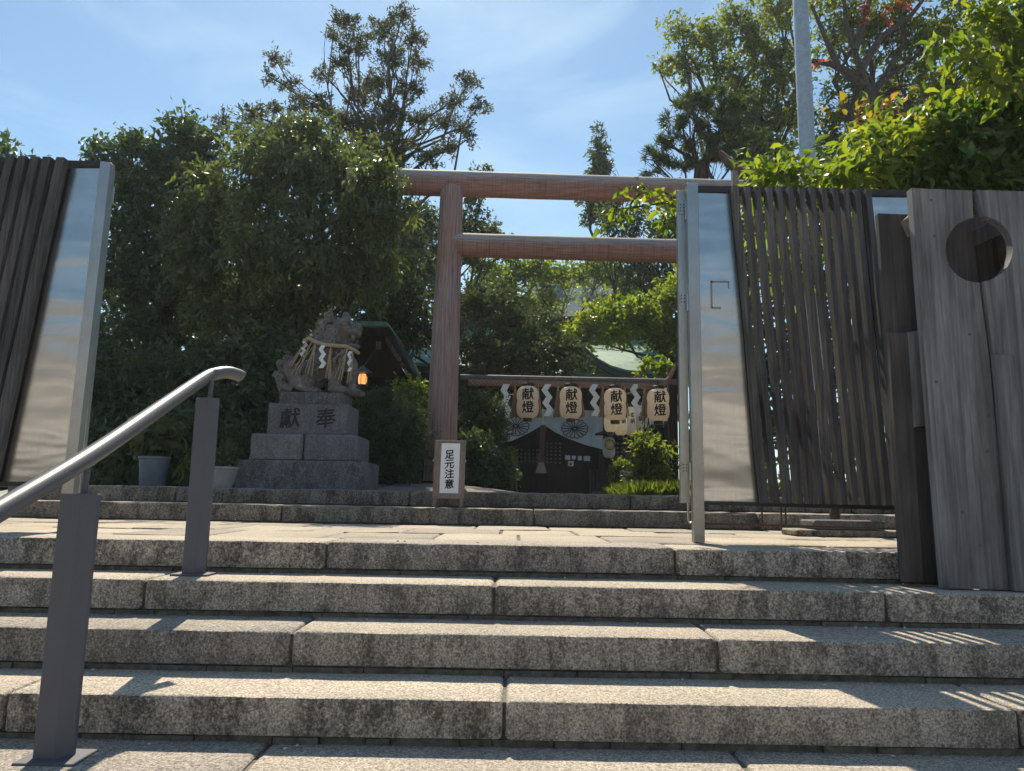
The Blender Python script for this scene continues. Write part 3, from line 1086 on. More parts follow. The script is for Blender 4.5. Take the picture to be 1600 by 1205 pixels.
# dark channel behind it, seen edge on
a, b = P(176, 262, GL + 0.05), P(115, 770, GL + 0.05)
hb = [(b.x - 0.03, GL + 0.062, b.z), (b.x + 0.024, GL + 0.062, b.z), (b.x + 0.024, GL + 0.10, b.z), (b.x - 0.03, GL + 0.10, b.z)]
ob('shade_fill', MB().box(b.x - 0.028, b.x + 0.006, GL + 0.0455, GL + 0.061, b.z, a.z - 0.01).mesh('shade_fill'), M['steel_dark'], gl)  # dark filler: shade of the gap between the posts put into colour
ht = [(b.x - 0.03, GL + 0.062, a.z), (b.x + 0.024, GL + 0.062, a.z), (b.x + 0.024, GL + 0.10, a.z), (b.x - 0.03, GL + 0.10, a.z)]
ob('hinge_post', MB().hexa(hb, ht).mesh('hinge_post', False, 0.003), M['steel_frame'], gl)
ob('steel_sheet', quad_prism((96, 262), (157.5, 262), (97, 754), (-24, 753), GL + 0.012, GL + 0.018, GL).mesh('steel_sheet'), M['steel'], gl)
ob('top_rail', quad_prism((-160, 243), (157.5, 252), (157, 260), (-160, 252), GL, GL + 0.06, GL).mesh('top_rail'), M['steel_dark'], gl)
ob('bottom_rail', quad_prism((-260, 752), (97, 753), (96, 760), (-260, 760), GL, GL + 0.05, GL).mesh('bottom_rail'), M['steel_dark'], gl)
for k in range(12):
    xt = 96 - 19.2 * k + rg.uniform(-1, 1)
    xb = -18 - 20.5 * k + rg.uniform(-3, 3)
    m = raked_slat(xt, xb, 251 - 0.02 * (96 - xt) + 1, 757, 12, 17, GL - 0.06 + rg.uniform(-.004, .004), 0.055, GL)
    ob('slat', m.mesh('slat'), M['slat'], gl)
for yc in (305, 436, 700):
    c = P(181 - (yc - 262) * 0.118, yc, GL + 0.10)
    ob('hinge_pin', MB().tube([(c.x, c.y, c.z - 0.055), (c.x, c.y, c.z + 0.055)], 0.009, 8).mesh('hinge_pin', True), M['galv'], gl)

# ================================================================== tall notched boards at the right
BY = 3.42
M['knot'] = mat_plain('knot', (0.15, 0.135, 0.125), (0.09, 0.08, 0.075), 60, 0.9, 0.2)
bf = thing('board_fence', 'silvered timber board fence with a round hole through it', 'fence', (PX(1500, BY, 0.45), BY, 0.45))


def poly_px(pts_, y0, y1, Yref):
    vs = [P(x, y, Yref) for x, y in pts_]
    q = [(v.x, v.z) for v in vs]
    ar = sum(q[i][0] * q[(i + 1) % len(q)][1] - q[(i + 1) % len(q)][0] * q[i][1] for i in range(len(q)))
    if ar < 0:
        q.reverse()
    return MB().prism(q, y0, y1)


CX, CY, CR = 1528.0, 390.5, 51.0


def arc(a0, a1, n=18):
    return [(CX + CR * math.cos(R(a0 + (a1 - a0) * i / n)), CY + CR * math.sin(R(a0 + (a1 - a0) * i / n))) for i in range(n + 1)]


# angles: image sense, 0 = right, 90 = down, 270 = up
left_pts = [(1424, 294), (1519, 298)] + arc(262, 88, 26) + [(1546, 560), (1581, 922), (1475, 919)]
ob('board', poly_px(left_pts, BY, BY + 0.045, BY).mesh('board', False), M['board'], bf)
right_pts = [(1523, 299), (1740, 305), (1800, 932), (1583, 924), (1549, 560)] + arc(83, -84, 26)
ob('board', poly_px(right_pts, BY - 0.016, BY + 0.030, BY).mesh('board', False), M['board'], bf)
ob('short_board', poly_px([(1544, 556), (1576, 558), (1606, 923), (1574, 922)], BY - 0.045, BY - 0.017, BY).mesh('short_board', False, 0.002), M['board'], bf)
ob('board', poly_px([(1742, 305), (1900, 310), (1960, 940), (1802, 934)], BY, BY + 0.045, BY).mesh('board', False, 0.002), M['board'], bf)
ob('board', poly_px([(1902, 312), (2100, 318), (2160, 950), (1962, 942)], BY - 0.02, BY + 0.03, BY).mesh('board', False, 0.002), M['board'], bf)
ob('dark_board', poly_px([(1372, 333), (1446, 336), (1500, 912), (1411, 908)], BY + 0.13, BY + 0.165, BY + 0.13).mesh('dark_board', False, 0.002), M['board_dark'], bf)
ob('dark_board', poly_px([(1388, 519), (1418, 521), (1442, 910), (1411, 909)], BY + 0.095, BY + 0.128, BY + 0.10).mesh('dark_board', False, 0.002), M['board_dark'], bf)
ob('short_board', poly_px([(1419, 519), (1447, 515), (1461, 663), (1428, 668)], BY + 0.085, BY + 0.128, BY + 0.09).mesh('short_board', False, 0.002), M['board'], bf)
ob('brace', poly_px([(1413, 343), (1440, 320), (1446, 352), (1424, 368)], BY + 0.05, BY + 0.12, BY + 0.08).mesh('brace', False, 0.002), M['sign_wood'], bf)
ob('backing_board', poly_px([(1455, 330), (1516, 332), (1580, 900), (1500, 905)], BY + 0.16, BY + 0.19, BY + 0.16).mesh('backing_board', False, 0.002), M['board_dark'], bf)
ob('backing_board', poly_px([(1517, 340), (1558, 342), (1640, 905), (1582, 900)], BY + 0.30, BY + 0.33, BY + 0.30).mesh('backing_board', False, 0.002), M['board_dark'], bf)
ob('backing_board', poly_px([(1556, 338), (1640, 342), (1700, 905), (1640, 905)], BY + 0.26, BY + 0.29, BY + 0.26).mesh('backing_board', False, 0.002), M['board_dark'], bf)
ob('brace', poly_px([(1470, 385), (1640, 300), (1650, 325), (1475, 410)], BY + 0.2, BY + 0.26, BY + 0.2).mesh('brace', False, 0.002), M['board_dark'], bf)
for (x, y) in ((1455, 313), (1460, 369), (1515, 523), (1463, 597), (1545, 650), (1543, 706), (1504, 801), (1531, 853)):
    c = P(x, y, BY - 0.0005)
    o = ob('knot', MB().lathe([(0.008, 0), (0.005, 0.0012)], (0, 0, 0), 10).mesh('knot', True), M['knot'], bf, local=True)
    o.rotation_euler = (R(90), 0, 0)
    o.location = c - Vector(bf.location)

# stone odds and ends that show under the right-hand leaf
def rock(name, label, c, r, mat, seed, cat='stone', flat=0.5):
    g = random.Random(seed)
    mb = MB().ball((0, 0, 0), 1.0, 14, 9)
    vs = []
    for v in mb.v:
        k = 1 + 0.12 * math.sin(v[0] * 3.1 + seed) * math.cos(v[1] * 2.7 + seed * 2) + g.uniform(-0.04, 0.04)
        vs.append((c[0] + v[0] * r[0] * k, c[1] + v[1] * r[1] * k, c[2] + max(v[2], -flat) * r[2] * k))
    mb.v = vs
    return tag(rebase(ob(name, mb.mesh(name, True), mat)), label, cat)


c = P(1300, 838, 5.2)
kb = thing('kerb_stone', 'low stone kerb lying on the landing behind the slats', 'kerb', (c.x, 5.25, LAND))
ob('slab', worn_block(c.x - 0.28, c.x + 0.75, 5.1, 5.4, LAND, LAND + 0.045, rs).mesh('slab', True), M['step_up'], kb)
ob('slab', worn_block(c.x - 0.15, c.x + 0.35, 5.13, 5.38, LAND + 0.047, LAND + 0.11, rs).mesh('slab', True), M['pedestal_dark'], kb)
c = P(1190, 792, 6.75)
for q in range(3):
    xq = c.x - 0.25 + q * 0.20
    o = ob('brick', MB().box(xq, xq + 0.185, 6.70, 6.79, COURT, COURT + 0.062).mesh('brick', False, 0.004), M['brick'])
    tag(rebase(o), ['red brick beside the hinge post, leftmost of three behind the gate', 'middle one of three red bricks lying behind the gate', 'red brick farthest right of three behind the gate'][q], 'brick', 'bricks behind the gate')
# ================================================================== torii
TY = 10.0
TYAW = R(-2.0)
pt_top, pt_bot = P(706, 296, TY), P(687, 745, TY)
KZ = P(800, 291, TY).z
to = thing('torii', 'tall round-log torii gate of reddish brown timber', 'torii', (pt_bot.x, TY, COURT))
k10 = TY / FPX


def log(pts_, r0, r1, n=28, rings=24, seed=1):
    g = random.Random(seed)
    a, b = Vector(pts_[0]), Vector(pts_[1])
    P_, R_ = [], []
    for i in range(rings + 1):
        t = i / rings
        P_.append(a.lerp(b, t))
        R_.append((r0 + (r1 - r0) * t) * (1 + 0.008 * math.sin(i * 1.7 + seed)))
    return MB().tube(P_, R_, n)


base_z = pt_bot.z - 0.06
ob('pillar', log([(pt_bot.x, TY, base_z), (pt_top.x, TY, pt_top.z + 0.02)], 25.5 * k10, 18.5 * k10, seed=2).mesh('pillar', True), M['torii_z'], to)
span = PX(1116, TY, pt_top.z) - pt_top.x
dyr = -span * math.sin(TYAW)
ob('pillar', log([(pt_bot.x + span + 0.30, TY + dyr, base_z), (pt_top.x + span, TY + dyr, pt_top.z + 0.02)], 25.5 * k10, 18.5 * k10, seed=3).mesh('pillar', True), M['torii_z'], to)
kl, krr = P(560, 284, TY - 0.03), P(1290, 316, TY + dyr + 0.1)
kl = P(545, 282, TY)
dirx = Vector((math.cos(TYAW), -math.sin(TYAW), 0))
kr = kl + dirx * (span + 1.85 * (pt_top.x - kl.x))
kr.z = kl.z + 0.0
ob('top_beam', log([kl, kr], 21.5 * k10, 20.5 * k10, seed=4).mesh('top_beam', True), M['torii_x'], to)
nl = P(716, 383, TY)
nr = nl + dirx * (span - 0.05)
nr.z = nl.z + 0.0
ob('tie_beam', log([nl - dirx * 0.12, nr], 19.5 * k10, 19.5 * k10, seed=5).mesh('tie_beam', True), M['torii_x'], to)
for xx, yy in ((pt_bot.x, TY), (pt_bot.x + span + 0.3, TY + dyr)):
    ob('foot_stone', MB().lathe([(0.40, -0.25), (0.40, 0.03), (0.37, 0.09), (0.30, 0.125), (0.22, 0.135)], (xx, yy, COURT), 24).mesh('foot_stone', True), M['boulder'], to)

# ================================================================== pedestal and guardian lion
PY = 7.55


def ped_tier(x0, x1, yt, yb, depth, back, inset=0.0):
    y0 = PY + inset
    a, b = P(x0, yt, y0), P(x1, yb, y0)
    return a.x, b.x, y0, y0 + depth, b.z, a.z


pd = thing('stone_pedestal', 'stepped granite pedestal carved with two characters under the lion', 'pedestal', (P(470, 760, PY).x, PY, COURT))
x0, x1, ya, yb, _, z1 = ped_tier(368, 568, 718, 765, 0.84, 0)
t1b = COURT - 0.01
ob('base_course', MB().box(x0, x1, ya, yb, t1b, z1).mesh('base_course', False, 0.012, 2), M['pedestal_dark'], pd)
PX1 = (x0, x1, ya, yb, z1)
x0, x1, ya, yb, _, z2 = ped_tier(392, 557, 677, 718, 0.68, 0, 0.06)
xm = PX(475, ya, z2)
for a, b in ((x0, xm - 0.008), (xm + 0.008, x1)):
    ob('block', MB().box(a, b, ya, yb, z1 + 0.001, z2).mesh('block', False, 0.03, 3), M['pedestal'], pd)
ob('block', MB().box(x0 + 0.03, x1 - 0.03, ya + 0.05, yb - 0.02, z1 + 0.001, z2 - 0.01).mesh('block', False), M['pedestal_dark'], pd)
x0, x1, ya, yb, _, z3 = ped_tier(420, 543, 630, 677, 0.52, 0, 0.13)
nb = ob('name_block', MB().box(x0, x1, ya, yb, z2 + 0.001, z3).mesh('name_block', False, 0.008, 2), M['pedestal'], pd)
for ch, px in (('獻', 453), ('奉', 509)):
    c = P(px, 653, ya)
    gl_ = glyph_flat(ch, 0.205, 0.016, (c.x, ya - 0.002, c.z))
    ob('carved_letter', gl_.mesh('carved_letter'), M['carved'], nb)
x0, x1, ya, yb, _, z4 = ped_tier(437, 536, 612, 630, 0.44, 0, 0.17)
ob('top_slab', MB().box(x0, x1, ya, yb, z3 + 0.001, z4).mesh('top_slab', False, 0.008, 2), M['pedestal_dark'], pd)

LY = (ya + yb) / 2
kS = LY / FPX
LC = P(500, 612, LY)
lion = MB()


def lp(px, py, dy=0.0):
    return Vector((LC.x + (px - 500) * kS, LY + dy, z4 + (613 - py) * kS))


def eb(px, py, dy, rx, rz, ryy=None, rot=0):
    m = Matrix.Rotation(R(rot), 3, 'Y') if rot else None
    lion.ball(lp(px, py, dy), (rx * kS, (ryy if ryy else rx) * kS, rz * kS), 16, 12, m)


def lt(pts_, rr):
    lion.tube([lp(*p) for p in pts_], [r * kS for r in rr], 12)


gl2 = random.Random(8)
eb(482, 588, 0.02, 22, 22, 24)                 # rump
eb(478, 592, -0.11, 19, 19, 12, 25)            # near thigh
eb(478, 592, 0.13, 19, 19, 12, 25)
lt([(474, 600, -0.14), (488, 607, -0.15), (499, 608, -0.15)], [9, 7, 6])          # near hind foot
lt([(474, 600, 0.16), (488, 607, 0.17), (499, 608, 0.17)], [9, 7, 6])
lt([(484, 582, 0.01), (502, 566, 0.0), (520, 555, -0.01)], [22, 23, 26])         # trunk
eb(524, 556, -0.03, 26, 23, 27, 10)            # chest
eb(515, 556, -0.16, 17, 20, 9, 15)             # near shoulder
eb(522, 556, 0.14, 17, 20, 9, 15)
lt([(528, 560, -0.13), (529, 576, -0.145), (527, 590, -0.14), (528, 604, -0.14)], [13, 10.5, 9.5, 10])     # near fore leg
lt([(532, 542, 0.06), (543, 562, 0.10), (545, 576, 0.10), (544, 590, 0.10), (545, 604, 0.10)], [10, 12, 10, 9, 9.5])            # far fore leg
eb(532, 606, -0.15, 15, 7.5, 10)
eb(550, 606, 0.09, 14, 7.5, 10)
for q in range(3):                             # toes
    eb(545, 608, -0.19 + 0.042 * q, 5.5, 4.5, 3.4)
    eb(562, 608, 0.05 + 0.042 * q, 5, 4.5, 3.4)
    eb(502, 609, -0.185 + 0.036 * q, 5, 4, 3)
lt([(520, 558, 0), (523, 540, -0.02), (528, 520, -0.03)], [25, 25, 22])          # neck
eb(530, 512, -0.04, 25, 21, 25)                # skull
eb(541, 511, -0.07, 18, 12, 24)                # upper face
eb(550, 515, -0.09, 13, 8, 20)             # upper lip
eb(560, 509, -0.11, 5.5, 5.5, 9)
eb(508, 514, -0.02, 15, 22, 26)
eb(506, 532, -0.02, 16, 18, 26)                 # nose
eb(547, 538, -0.09, 15.5, 5.0, 18, -6)         # lower jaw
eb(536, 532, -0.06, 10, 10, 17)
eb(527, 528, -0.17, 9, 11, 8)                  # cheek
for s_, px_ in ((-0.20, 541), (0.03, 552)):    # bulging eyes under heavy brows
    eb(px_, 505.5, s_ - 0.03, 4.6, 4.2, 4)
    lt([(px_ - 10, 504, s_ - 0.02), (px_, 498, s_ - 0.035), (px_ + 8, 500.5, s_ - 0.02)], [3.2, 4.0, 3.0])
    lt([(px_ - 8, 510, s_ - 0.01), (px_ + 2, 511.5, s_ - 0.03), (px_ + 9, 509, s_ - 0.01)], [2.0, 2.6, 2.0])
for s_ in (-0.20, -0.165, 0.0, 0.035):         # teeth
    eb(554, 526, s_ - 0.01, 2.4, 4.6, 2.4)
lt([(516, 500, -0.16), (514, 491, -0.19), (517, 486, -0.17)], [7.5, 7.5, 4.5])   # near ear
lt([(526, 498, 0.12), (524, 489, 0.14), (526, 485, 0.13)], [7.5, 7, 4.5])
lt([(537, 496, -0.03), (536, 486, -0.03), (535, 480, -0.03)], [8, 6, 4])         # horn knob


def curl(px, py, dy, r, turns=1.6, ph=0.0):
    q = []
    for i in range(16):
        t = i / 15
        a = ph + turns * 2 * math.pi * t
        rr = r * (1 - 0.8 * t)
        q.append((px + rr * math.cos(a), py + rr * math.sin(a), dy - 0.02 * t))
    lion.tube([lp(*p) for p in q], [2.5 * kS * (1 - 0.3 * i / 15) for i in range(16)], 7)
    lion.ball(lp(px, py, dy + 0.03), r * 0.85 * kS, 8, 6)


for (cx_, cy_, dy_) in ((508, 503, -0.19), (519, 512, -0.225), (506, 516, -0.215), (515, 525, -0.245), (503, 529, -0.215), (528, 519, -0.235), (500, 508, -0.13), (498, 520, -0.15), (495, 533, -0.15), (512, 537, -0.235), (524, 534, -0.235), (499, 499, -0.05), (496, 512, -0.03), (494, 526, -0.03), (500, 505, 0.08), (497, 520, 0.10), (497, 533, 0.1)):
    curl(cx_, cy_, dy_, 6.6, 1.5, gl2.uniform(0, 6))
for q in range(9):                             # locks on flank, thigh and leg
    x_, y_ = gl2.uniform(468, 508), gl2.uniform(558, 596)
    lt([(x_, y_, -0.20), (x_ - 4, y_ + 6, -0.21), (x_ - 2, y_ + 12, -0.19)], [2.4, 3.0, 1.5])
for (x_, y_) in ((522, 553), (531, 556), (540, 553), (527, 566), (537, 566)):
    lt([(x_, y_ - 6, -0.245), (x_ + 2, y_, -0.25), (x_, y_ + 6, -0.235)], [2.4, 3.2, 1.6])
# flame tail
for (b0, b1, b2, r) in (((462, 606, 0), (444, 590, 0), (436, 564, 0), 8.5), ((464, 602, -0.07), (453, 582, -0.08), (449, 558, -0.08), 8.5), ((458, 608, 0.04), (439, 602, 0.03), (432, 584, 0.02), 8.5), ((466, 600, 0.08), (457, 580, 0.09), (446, 560, 0.09), 8), ((460, 608, -0.10), (447, 602, -0.12), (440, 588, -0.12), 7), ((470, 600, -0.10), (462, 584, -0.12), (459, 570, -0.12), 7)):
    lt([b0, b1, b2], [r, r * 0.9, r * 0.72])
    curl(b2[0] + 1, b2[1], b2[2] - 0.03, r * 0.85, 1.4, gl2.uniform(0, 6))
tmp_me = lion.mesh('lion_tmp')
tmp = bpy.data.objects.new('lion_tmp', tmp_me)
COL.objects.link(tmp)
rm = tmp.modifiers.new('remesh', 'REMESH')
rm.mode = 'VOXEL'
rm.voxel_size = 0.0048
sm_ = tmp.modifiers.new('smooth', 'SMOOTH')
sm_.factor = 0.5
sm_.iterations = 1
tx = bpy.data.textures.new('carving', 'CLOUDS')
tx.noise_scale = 0.045
tx.noise_depth = 2
dm = tmp.modifiers.new('carve', 'DISPLACE')
dm.texture = tx
dm.strength = 0.006
dm.mid_level = 0.5
tx2 = bpy.data.textures.new('carving folds', 'VORONOI')
tx2.noise_scale = 0.06
dm2 = tmp.modifiers.new('carve2', 'DISPLACE')
dm2.texture = tx2
dm2.strength = 0.004
dm2.mid_level = 0.3
dg = bpy.context.evaluated_depsgraph_get()
dg.update()
lme = bpy.data.meshes.new_from_object(tmp.evaluated_get(dg))
lme.name = 'guardian_lion'
bpy.data.objects.remove(tmp)
lme.polygons.foreach_set('use_smooth', [True] * len(lme.polygons))
lion_o = tag(rebase(ob('guardian_lion', lme, M['statue'])), 'weathered stone guardian lion seated on the granite pedestal', 'statue')

# straw rope round the lion's chest
rope_pts = [lp(477, 532, -0.16), lp(486, 528, -0.20), lp(500, 536, -0.25), lp(515, 540, -0.27), lp(530, 541, -0.26), lp(545, 541, -0.24), lp(556, 545, -0.18), lp(560, 547, -0.08)]
rp = thing('straw_rope', 'thin straw rope with paper streamers tied round the stone lion', 'rope', rope_pts[3])
ob('cord', MB().tube(rope_pts, [3.0 * kS] * len(rope_pts), 8).mesh('cord', True), M['straw'], rp)


def straw_bunch(px, py, ends, par):
    mb = MB()
    top = Vector((lp(px, py).x, rope_pts[3].y, lp(px, py).z))
    return mb, top


for (px, py, dy, ends) in ((492, 533, -0.22, [(464, 586), (470, 588), (474, 584)]), (499, 537, -0.25, [(472, 582), (490, 586), (497, 590), (486, 584)]), (523, 541, -0.27, [(519, 592), (523, 594), (526, 590), (521, 586)]), (548, 543, -0.24, [(531, 592), (538, 594), (541, 595), (525, 566)]), (555, 546, -0.19, [(549, 598), (553, 596), (556, 593)]), (481, 533, -0.18, [(457, 572), (461, 573), (464, 570)])):
    mb = MB()
    for e in ends:
        for q in range(2):
            s_ = lp(px, py, dy)
            f_ = lp(e[0] + gl2.uniform(-1, 1), e[1], dy - 0.02 + gl2.uniform(-0.015, 0.015))
            mb.tube([s_, s_.lerp(f_, 0.5) + Vector((0, -0.012, 0)), f_], [0.0042, 0.0045, 0.0034], 5)
    ob('straw_tassel', mb.mesh('straw_tassel', True), M['straw'], rp)


def zigzag(top, w, h, n, dirs=1, rot=0.0, mat=None):
    """folded paper streamer: n slanting panels hanging from top, in local xz"""
    mb = MB()
    x, z = top[0], top[2]
    ph = h / n
    c, s = math.cos(rot), math.sin(rot)
    for i in range(n):
        sg = dirs
        x0_, x1_ = x, x + w
        sh = -sg * w * 0.62 if i % 2 == 0 else sg * w * 0.80
        y0_ = top[1] - 0.004 * i
        q = [(x0_, z), (x1_, z), (x1_ + sh, z - ph), (x0_ + sh, z - ph)]
        vs = []
        for yy in (y0_, y0_ + 0.002):
            for a, b in q:
                dx = a - top[0]
                vs.append((top[0] + dx * c, yy + dx * s + 0.012 * (i % 2), b))
        mb.add(vs, [(0, 1, 2, 3), (7, 6, 5, 4), (0, 4, 5, 1), (1, 5, 6, 2), (2, 6, 7, 3), (3, 7, 4, 0)])
        x = x + sh
        z = z - ph
    return mb


for (px, py, dy, ww, hh, dd, rt) in ((512, 541, -0.285, 0.045, 0.25, 1, 0.1), (478, 533, -0.20, 0.04, 0.17, -1, 0.5), (553, 548, -0.22, 0.035, 0.22, 1, 0.6)):
    ob('paper_streamer', zigzag(lp(px - 3, py, dy), ww, hh, 5, dd, rt).mesh('paper_streamer'), M['paper'], rp)

# ================================================================== warning sign on the low step
SY = 6.30
sg = thing('standing_sign', 'small wooden standing sign with white panel and black characters', 'sign', (P(700, 788, SY).x, SY, Z5))
a, b = P(678.5, 687, SY), P(725, 780, SY)
x0, x1, z0, z1 = a.x, b.x, b.z, a.z
skx = -0.012


def lean_box(xa, xb, za, zb, y0, y1):
    m = MB().box(xa, xb, y0, y1, za, zb)
    m.v = [(v[0] + (v[2] - z0) * 0.004, v[1] + (v[2] - z0) * 0.14, v[2]) for v in m.v]
    return m


ob('frame', lean_box(x0, x1, z0, z1, SY - 0.015, SY + 0.015).mesh('frame', False, 0.003), M['sign_wood'], sg)
pa, pb = P(689, 692, SY), P(716, 771, SY)
pn = ob('panel', lean_box(pa.x, pb.x, pb.z, pa.z, SY - 0.0185, SY - 0.0155).mesh('panel'), M['sign_panel'], sg)
for ch, py in (('足', 710), ('元', 725), ('注', 740), ('意', 756)):
    c = P(702, py, SY)
    m = glyph_flat(ch, 0.077, 0.030, (c.x, SY - 0.0200, c.z))
    m.v = [(v[0], v[1] + (v[2] - z0) * 0.14, v[2]) for v in m.v]
    ob('letter', m.mesh('letter'), M['ink'], pn)
for xa in (x0 + 0.004, x1 - 0.037):
    ob('leg', MB().hexa([(xa, SY - 0.03, Z5), (xa + 0.03, SY - 0.03, Z5), (xa + 0.03, SY, Z5), (xa, SY, Z5)], [(xa, SY - 0.012, z0 + 0.01), (xa + 0.03, SY - 0.012, z0 + 0.01), (xa + 0.03, SY + 0.012, z0 + 0.01), (xa, SY + 0.012, z0 + 0.01)]).mesh('leg'), M['sign_wood'], sg)
    ob('back_leg', MB().hexa([(xa, SY + 0.15, Z5), (xa + 0.025, SY + 0.15, Z5), (xa + 0.025, SY + 0.175, Z5), (xa, SY + 0.175, Z5)], [(xa, SY + 0.06, z1 - 0.12), (xa + 0.025, SY + 0.06, z1 - 0.12), (xa + 0.025, SY + 0.085, z1 - 0.12), (xa, SY + 0.085, z1 - 0.12)]).mesh('back_leg'), M['sign_wood'], sg)
for xx in (x0 - 0.008, x1 + 0.002):
    ob('bolt', MB().box(xx, xx + 0.006, SY + 0.02, SY + 0.04, P(700, 721, SY).z, P(700, 718, SY).z).mesh('bolt'), M['galv'], sg)

# ================================================================== rope beam with lanterns
RY = 12.4
kR = RY / FPX
bl_, br_ = P(742, 590, RY), P(1052, 597, RY)
fr = thing('rope_beam', 'grey pole frame carrying a thick twisted straw rope', 'frame', ((bl_.x + br_.x) / 2, RY, COURT))
ob('crossbar', MB().tube([bl_ + Vector((-0.25, 0, 0)), br_ + Vector((0.05, 0, 0))], 0.052, 14).mesh('crossbar', True), M['pole'], fr)
for px in (750, 1054):
    xx = PX(px, RY, COURT + 1)
    ob('post', MB().box(xx - 0.075, xx + 0.075, RY + 0.06, RY + 0.2, COURT - 0.02, bl_.z + 0.25).mesh('post', False, 0.008), M['dark_wood'], fr)
for ph in range(3):
    pts_, N = [], 150
    for i in range(N + 1):
        t = i / N
        x = bl_.x - 0.1 + (br_.x - bl_.x + 0.12) * t
        z = bl_.z + (br_.z - bl_.z) * t - 0.085
        if t > 0.93:
            z += ((t - 0.93) / 0.07) ** 1.6 * 0.34
            x -= 0.0
        w = 2 * math.pi * (i / N * 16) + ph * 2 * math.pi / 3
        pts_.append((x, RY - 0.02 + 0.030 * math.cos(w), z + 0.030 * math.sin(w)))
    ob('rope_strand', MB().tube(pts_, 0.029, 7).mesh('rope_strand', True), M['rope'], fr)

LPROF = [(0.055, 0.0), (0.11, 0.015), (0.155, 0.05), (0.178, 0.10), (0.186, 0.18), (0.180, 0.26), (0.170, 0.31), (0.180, 0.36), (0.184, 0.42), (0.176, 0.48), (0.150, 0.53), (0.10, 0.565), (0.055, 0.575)]


def lantern_profile(h, r):
    """ribbed paper body"""
    out = []
    hs = [p[1] / 0.575 for p in LPROF]
    rr = [p[0] / 0.186 for p in LPROF]
    N = 44
    for i in range(N + 1):
        t = i / N
        v = float(np.interp(t, hs, rr))
        out.append((r * v * (1 + 0.012 * (1 if i % 2 else -1)), t * h))
    return out


def wrap_glyph(ch, size, zc, h, r, bold, mirror=False):
    g, f = glyphs(ch, size)
    bm = bmesh.new()
    lay = {}
    for k_, (dx, dz) in enumerate(BRUSH):
        vv = [bm.verts.new((x + dx * bold * size, -0.0003 * k_, z + dz * bold * size)) for x, z in g]
        for q in f:
            try:
                bm.faces.new([vv[i] for i in q])
            except ValueError:
                pass
    bmesh.ops.triangulate(bm, faces=bm.faces)
    for _ in range(2):
        le = [e for e in bm.edges if e.calc_length() > size * 0.14]
        if le:
            bmesh.ops.subdivide_edges(bm, edges=le, cuts=1)
            bmesh.ops.triangulate(bm, faces=bm.faces)
    hs = [p[1] / 0.575 for p in LPROF]
    rr = [p[0] / 0.186 for p in LPROF]
    for v in bm.verts:
        z = zc + v.co.z + 0.08 * v.co.x
        rad = r * float(np.interp(z / h, hs, rr)) * 1.02 + 0.002 - v.co.y
        th = v.co.x / rad
        v.co = Vector((rad * math.sin(th), -rad * math.cos(th), z))
    me = bpy.data.meshes.new('letter')
    bm.to_mesh(me)
    bm.free()
    return me


def lantern(name, label, loc, h, r, paper, texts, group, rotz=0.0, cord=0.12):
    t = thing(name, label, 'lantern', loc, rotz, group)
    b = ob('paper_body', MB().lathe(lantern_profile(h, r), (0, 0, 0), 22).mesh('paper_body', True), M[paper], t, local=True)
    ob('cap', MB().lathe([(r * 0.55, 0), (r * 0.58, 0.035), (r * 0.5, 0.055)], (0, 0, h - 0.004), 18).mesh('cap', True), M['lacquer'], t, local=True)
    ob('bottom_ring', MB().lathe([(r * 0.40, -0.05), (r * 0.42, -0.01), (r * 0.42, 0.006)], (0, 0, 0), 18).mesh('bottom_ring', True), M['lacquer'], t, local=True)
    ob('cord', MB().tube([(0, 0, h + 0.045), (0, 0, h + 0.05 + cord)], 0.007, 6).mesh('cord', True), M['lacquer'], t, local=True)
    for ch, zc, s, mt in texts:
        ob('letter', wrap_glyph(ch, s, zc, h, r, 0.026), M[mt], b, local=True)
    return t


big = [(824, 630), (891, 631), (960, 633.5), (1027, 634.5)]
where = ['leftmost of the four big paper lanterns, near the maple', 'second big paper lantern from the left under the rope', 'third big paper lantern from the left under the rope', 'rightmost of the four big paper lanterns, beside the dark post']
for (px, py), w in zip(big, where):
    c = P(px, py + 25, RY - 0.03)
    h, r = 0.55, 17.6 * kR
    hh = c.z
    lantern('paper_lantern', w, (c.x, RY - 0.12, hh), h, r, 'lantern', [('献', 0.395, 0.195, 'ink'), ('燈', 0.175, 0.195, 'ink')], 'big lanterns under the rope', 0.0, 0.10)

# zigzag paper streamers on the rope
for (px, d, w) in ((790, 1, 'white zigzag paper streamer on the rope, left of all the big lanterns'), (855, 1, 'white zigzag paper streamer hanging between the first and second big lanterns'), (929, 1, 'white zigzag paper streamer hanging between the second and third big lanterns'), (993, 1, 'white zigzag paper streamer hanging between the third and fourth big lanterns')):
    c = P(px - 3, 600, RY - 0.10)
    t = ob('paper_streamer', zigzag((c.x, RY - 0.10, c.z), 0.115, 0.54, 5, d * (1 if px != 790 else 0.8), 0.35).mesh('paper_streamer'), M['paper'])
    tag(rebase(t), w, 'streamer', 'paper streamers on the rope')
